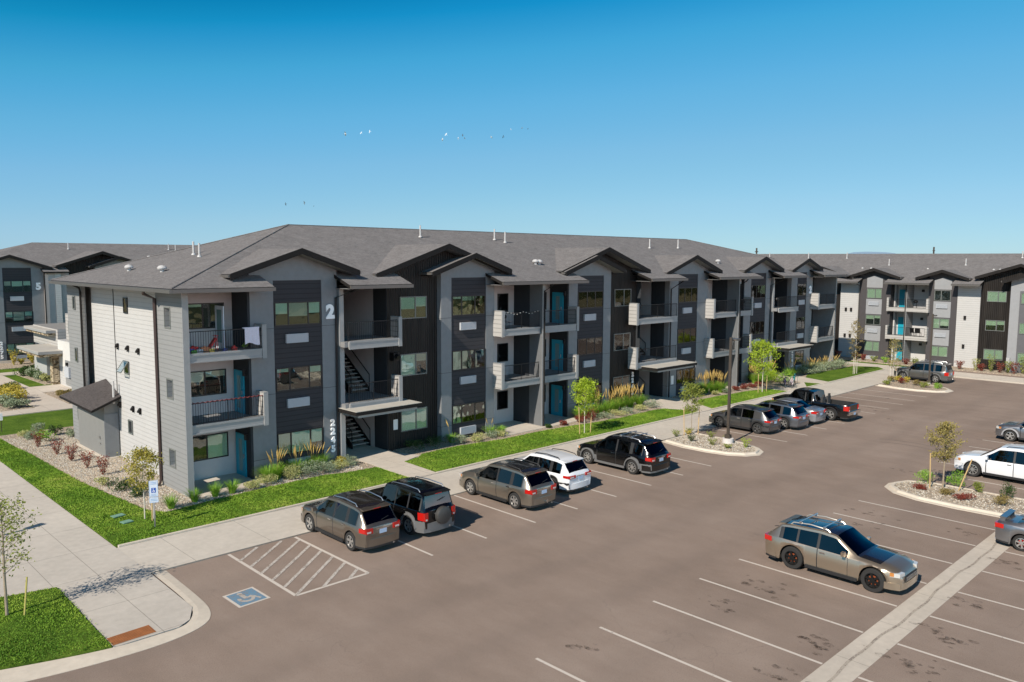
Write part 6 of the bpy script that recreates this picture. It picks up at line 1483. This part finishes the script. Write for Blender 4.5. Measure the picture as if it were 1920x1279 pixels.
grill(93.0-.55, 32.0, 6.0, 'dark round grill on the top balcony of the side block', .9); chair(92.6, 32.1, 2.92, 'dark chair on the middle balcony of the side block', 1.2); chair(92.6, 31.6, 2.92, 'second dark chair beside the grill on the side block balcony', 1.6)
# string lights
BULB = plain('small white bulbs', (.85, .85, .80), .4)
b = MB(); pts = [(34.7+i*.27, 36.24, F3+1.02+.07*math.sin(i*1.3)) for i in range(12)]; b.tube(pts, .007, 4, 1)
for p in pts: b.box(p[0]-.018, p[0]+.018, p[1]-.018, p[1]+.018, p[2]-.035, p[2]+.01, 0)
b.build('string_light', [BULB, BLACKM], None, (36, 36.2, F3+1), label='string of small white lights along the top middle balcony rail', cat='string lights')
# bicycles and rack
def bicycle(x, y, z, rot, m, label, lean=.12):
    t = thing('bicycle', (x, y, z), label, 'bicycle', 'bicycles at the rack', rot); t.rotation_euler = (lean, 0, rot)
    for s in (-.52, .52):
        b = MB(); n = 26
        for k in range(n):
            a0, a1 = 2*math.pi*k/n, 2*math.pi*(k+1)/n; b.tube([(s+.33*math.cos(a0), 0, .34+.33*math.sin(a0)), (s+.33*math.cos(a1), 0, .34+.33*math.sin(a1))], .02, 5, cap=False)
        w = b.build('wheel', [TYRE], t)
        b = MB()
        for k in range(10): a0 = math.pi*k/5; b.tube([(s, 0, .34), (s+.32*math.cos(a0), 0, .34+.32*math.sin(a0))], .004, 3)
        b.build('spokes', [STEEL], w)
    b = MB(); P1, P2, P3, P4, P5 = (-.52, 0, .34), (-.08, 0, .30), (-.18, 0, .82), (.38, 0, .80), (.52, 0, .34)
    for a, c in ((P1, P2), (P1, P3), (P2, P3), (P2, P4), (P3, P4), (P4, P5), (P4, (.33, 0, .98))): b.tube([a, c], .022, 6)
    b.build('frame', [m], t); b = MB(); b.box(-.32, -.08, -.06, .06, .90, .95); b.tube([P3, (-.2, 0, .9)], .015, 5); b.build('saddle', [BLACKM], t); b = MB(); b.tube([(.25, -.28, 1.02), (.36, -.1, .99), (.36, .1, .99), (.25, .28, 1.02)], .015, 5); b.build('handlebar', [BLACKM], t)
bicycle(65.6, 33.2, .08, R(35), C('purple paint', (.12, .09, .25)), 'purple bicycle leaning at the left of the rack'); bicycle(65.9, 32.8, .08, R(40), C('pinkish white paint', (.65, .5, .55)), 'pinkish white bicycle in front of the purple one', .25)
bicycle(66.6, 33.4, .08, R(80), C('cream paint', (.5, .45, .33)), 'cream bicycle in the middle of the rack', -.1); bicycle(67.4, 33.3, .08, R(20), C('turquoise paint', (.05, .55, .50)), 'turquoise bicycle at the right of the rack')
b = MB()
for k in range(3): x = 65.6+k*.9; b.tube([(x, 33.1, .05), (x, 33.1, .8), (x+.12, 33.1, .9), (x+.38, 33.1, .9), (x+.5, 33.1, .8), (x+.5, 33.1, .05)], .025, 6)
b.build('bike_rack', [STEEL], None, (66.5, 33.1, .05), label='steel hoop bike rack holding the bicycles', cat='bike rack')
# orange cone like item behind the far car
b = MB(); b.tube([(0, 0, 0), (.5, .1, .35)], .12, 6); b.box(-.2, .3, -.2, .2, 0, .2); b.build('wrapped_bundle', [C('salmon tarp', (.55, .25, .18))], None, (82.3, 26.3, 0), local=True, label='salmon coloured bundle on the kerb behind the grey green car', cat='bundle')
# far poles
for i, (x, y, h) in enumerate(((147.2, 81.4, 13.6), (172.4, 56.8, 14.0))):
    b = MB(); b.tube([(0, 0, 0), (0, 0, h)], .16, 8); b.box(-.6, .6, -.05, .05, h-.8, h-.65); b.build('utility_pole', [POLE], None, (x, y, 0), local=True, label=('distant dark pole left of the faint mountain', 'distant dark pole right of the faint mountain')[i], cat='pole')
# gulls high over the site
def bird(x, y, z, s, m, az, label):
    b = MB(); f = .2+.25*rnd.random()
    b.tube([(-.28*s, 0, 0), (-.1*s, 0, .01), (.18*s, 0, .02), (.30*s, 0, .03)], [.01*s, .06*s, .055*s, .012*s], 6)
    for q in (-1, 1): b.add([(.12*s, q*.03*s, .02*s), (-.10*s, q*.03*s, .02*s), (-.08*s, q*.30*s, f*s*.5), (.14*s, q*.30*s, f*s*.55), (-.10*s, q*.62*s, f*s*.35)], [(0, 1, 2, 3), (3, 2, 4)])
    b.add([(-.26*s, -.02*s, 0), (-.26*s, .02*s, 0), (-.44*s, .08*s, .01*s), (-.44*s, -.08*s, .01*s)], [(0, 1, 2, 3)])
    o = b.build('bird', [m], None, (x, y, z), local=True, label=label, cat='bird', group='gulls flying above the roofs', fix=False); o.rotation_euler = (rnd.choice((-1, 1))*rnd.uniform(.7, 1.4), rnd.uniform(-.5, .5), R(-35)+rnd.uniform(-.6, .6)+rnd.choice((0, math.pi)))
BW, BG = C('white feathers', (.60, .66, .70)), C('grey feathers', (.10, .14, .17))
for i, p in enumerate(((73.2, 113.9, 31.1), (75.1, 112.2, 31.3), (76.1, 111.2, 31.5), (84.9, 102.6, 31.1), (84.4, 102.9, 30.3), (86.2, 101.1, 30.5), (86.8, 100.7, 31.0), (87.0, 100.4, 30.5), (90.1, 97.4, 30.7), (91.5, 96.1, 30.8), (92.4, 95.3, 32.0), (93.8, 94.1, 32.2), (94.4, 93.4, 32.1), (65.6, 119.8, 19.8), (67.8, 117.7, 20.0), (68.8, 116.6, 19.5))):
    g = i in (6, 7, 9, 11, 12, 13, 14, 15); sz = (1.0, .6, .65, .75, .7, .5, .6, .5, .6, .6, .4, .55, .35, .6, .75, .3)[i]
    bird(*p, sz*.85, BG if g else BW, rnd.uniform(0, 6), 'small dark bird in the sky above the roofs' if g else 'small white gull in the sky above the roofs')
for o in col.objects:
    if o.name.startswith('bird'): o['group'] = 'white gulls in the sky' if 'white' in o['label'] else 'dark birds in the sky'

# ------------------------------------------------------------------ light and camera
SE, SAZ = R(38), R(10)      # elevation; shadows run along +x turned 8.5 degrees toward +y
w = bpy.data.worlds.new('World'); scene.world = w; w.use_nodes = True; nt = w.node_tree; bg = nt.nodes['Background']
sky = nt.nodes.new('ShaderNodeTexSky'); sky.sky_type = 'NISHITA'; sky.sun_disc = False; sky.sun_elevation = SE; sky.sun_rotation = R(270-10)
sky.altitude = 1800; sky.air_density = 1.0; sky.dust_density = .35; sky.ozone_density = 3.0
def wn(ty, **k):
    x = nt.nodes.new(ty)
    for q, v in k.items(): setattr(x, q, v)
    return x
K_ = .105; BS = .15
s1 = wn('ShaderNodeVectorMath', operation='SCALE'); s1.inputs['Scale'].default_value = K_; nt.links.new(sky.outputs[0], s1.inputs[0])
cv = wn('ShaderNodeRGBCurve'); lin = lambda v: ((v/255+.055)/1.055)**2.4 if v > 10 else v/255/12.92
cv.mapping.extend = 'EXTRAPOLATED'; cv.mapping.use_clip = False
for ci, pts in enumerate((((0, 0), (98, 4), (108, 14), (118, 66), (134, 99), (157, 127), (198, 156), (227, 170), (255, 184)),
                          ((0, 0), (90, 8), (115, 50), (131, 112), (141, 144), (153, 166), (171, 179), (195, 190), (229, 206), (245, 212), (255, 217)),
                          ((0, 0), (110, 26), (150, 88), (172, 165), (185, 203), (197, 217), (213, 225), (231, 228), (243, 230), (255, 236)))):
    c_ = cv.mapping.curves[ci]; P_ = [(lin(a_), lin(b_)) for a_, b_ in pts]+[(3.0, lin(pts[-1][1])+.7)]
    c_.points[0].location = P_[0]; c_.points[1].location = P_[-1]
    for q in P_[1:-1]: c_.points.new(*q)
    for q in c_.points: q.handle_type = 'VECTOR'
cv.mapping.update(); nt.links.new(s1.outputs[0], cv.inputs['Color'])
# added warm fill glow in the sky behind the viewer, lifts the shaded facade
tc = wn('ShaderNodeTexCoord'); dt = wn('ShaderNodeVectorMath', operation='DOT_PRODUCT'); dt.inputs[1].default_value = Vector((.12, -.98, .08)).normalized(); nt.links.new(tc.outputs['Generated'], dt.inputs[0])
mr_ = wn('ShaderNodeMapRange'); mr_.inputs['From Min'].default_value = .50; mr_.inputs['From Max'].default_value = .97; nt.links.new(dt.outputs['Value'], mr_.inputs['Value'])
fill_mix = wn('ShaderNodeMix', data_type='RGBA'); fill_mix.inputs[6].default_value = (1/BS, 1/BS, 1/BS, 1); fill_mix.inputs[7].default_value = (12.3/BS, 4.8/BS, 3.4/BS, 1); nt.links.new(mr_.outputs[0], fill_mix.inputs[0])
s2 = wn('ShaderNodeVectorMath', operation='MULTIPLY'); nt.links.new(cv.outputs[0], s2.inputs[0]); nt.links.new(fill_mix.outputs[2], s2.inputs[1])
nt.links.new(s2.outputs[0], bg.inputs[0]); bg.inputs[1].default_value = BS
sl = bpy.data.lights.new('sun', 'SUN'); sl.energy = 5.7; sl.angle = R(.53); sl.color = (1, .91, .79)
so_ = bpy.data.objects.new('sun', sl); col.objects.link(so_); d = Vector((math.cos(SAZ)*math.cos(SE), math.sin(SAZ)*math.cos(SE), -math.sin(SE))); so_.rotation_euler = d.to_track_quat('-Z', 'Y').to_euler(); so_.location = (-40, -10, 60)
cam = bpy.data.cameras.new('camera'); co = bpy.data.objects.new('camera', cam); col.objects.link(co); scene.camera = co
cam.sensor_width = 36; cam.lens = 1508.6/1920*36; cam.clip_start = .5; cam.clip_end = 30000
yaw, pitch, roll = .7727701, -.10063919, .00501912
f = Vector((math.sin(yaw)*math.cos(pitch), math.cos(yaw)*math.cos(pitch), math.sin(pitch))); r_ = f.cross(Vector((0, 0, 1))).normalized(); u_ = r_.cross(f)
r2 = r_*math.cos(roll)+u_*math.sin(roll); u2 = -r_*math.sin(roll)+u_*math.cos(roll)
co.matrix_world = Matrix(((r2.x, u2.x, -f.x, 0), (r2.y, u2.y, -f.y, 0), (r2.z, u2.z, -f.z, 11.04), (0, 0, 0, 1)))
scene.view_settings.view_transform = 'Standard'; scene.view_settings.look = 'None'; scene.view_settings.exposure = 0; scene.view_settings.gamma = 1
scene.cycles.max_bounces = 6; scene.cycles.transparent_max_bounces = 12
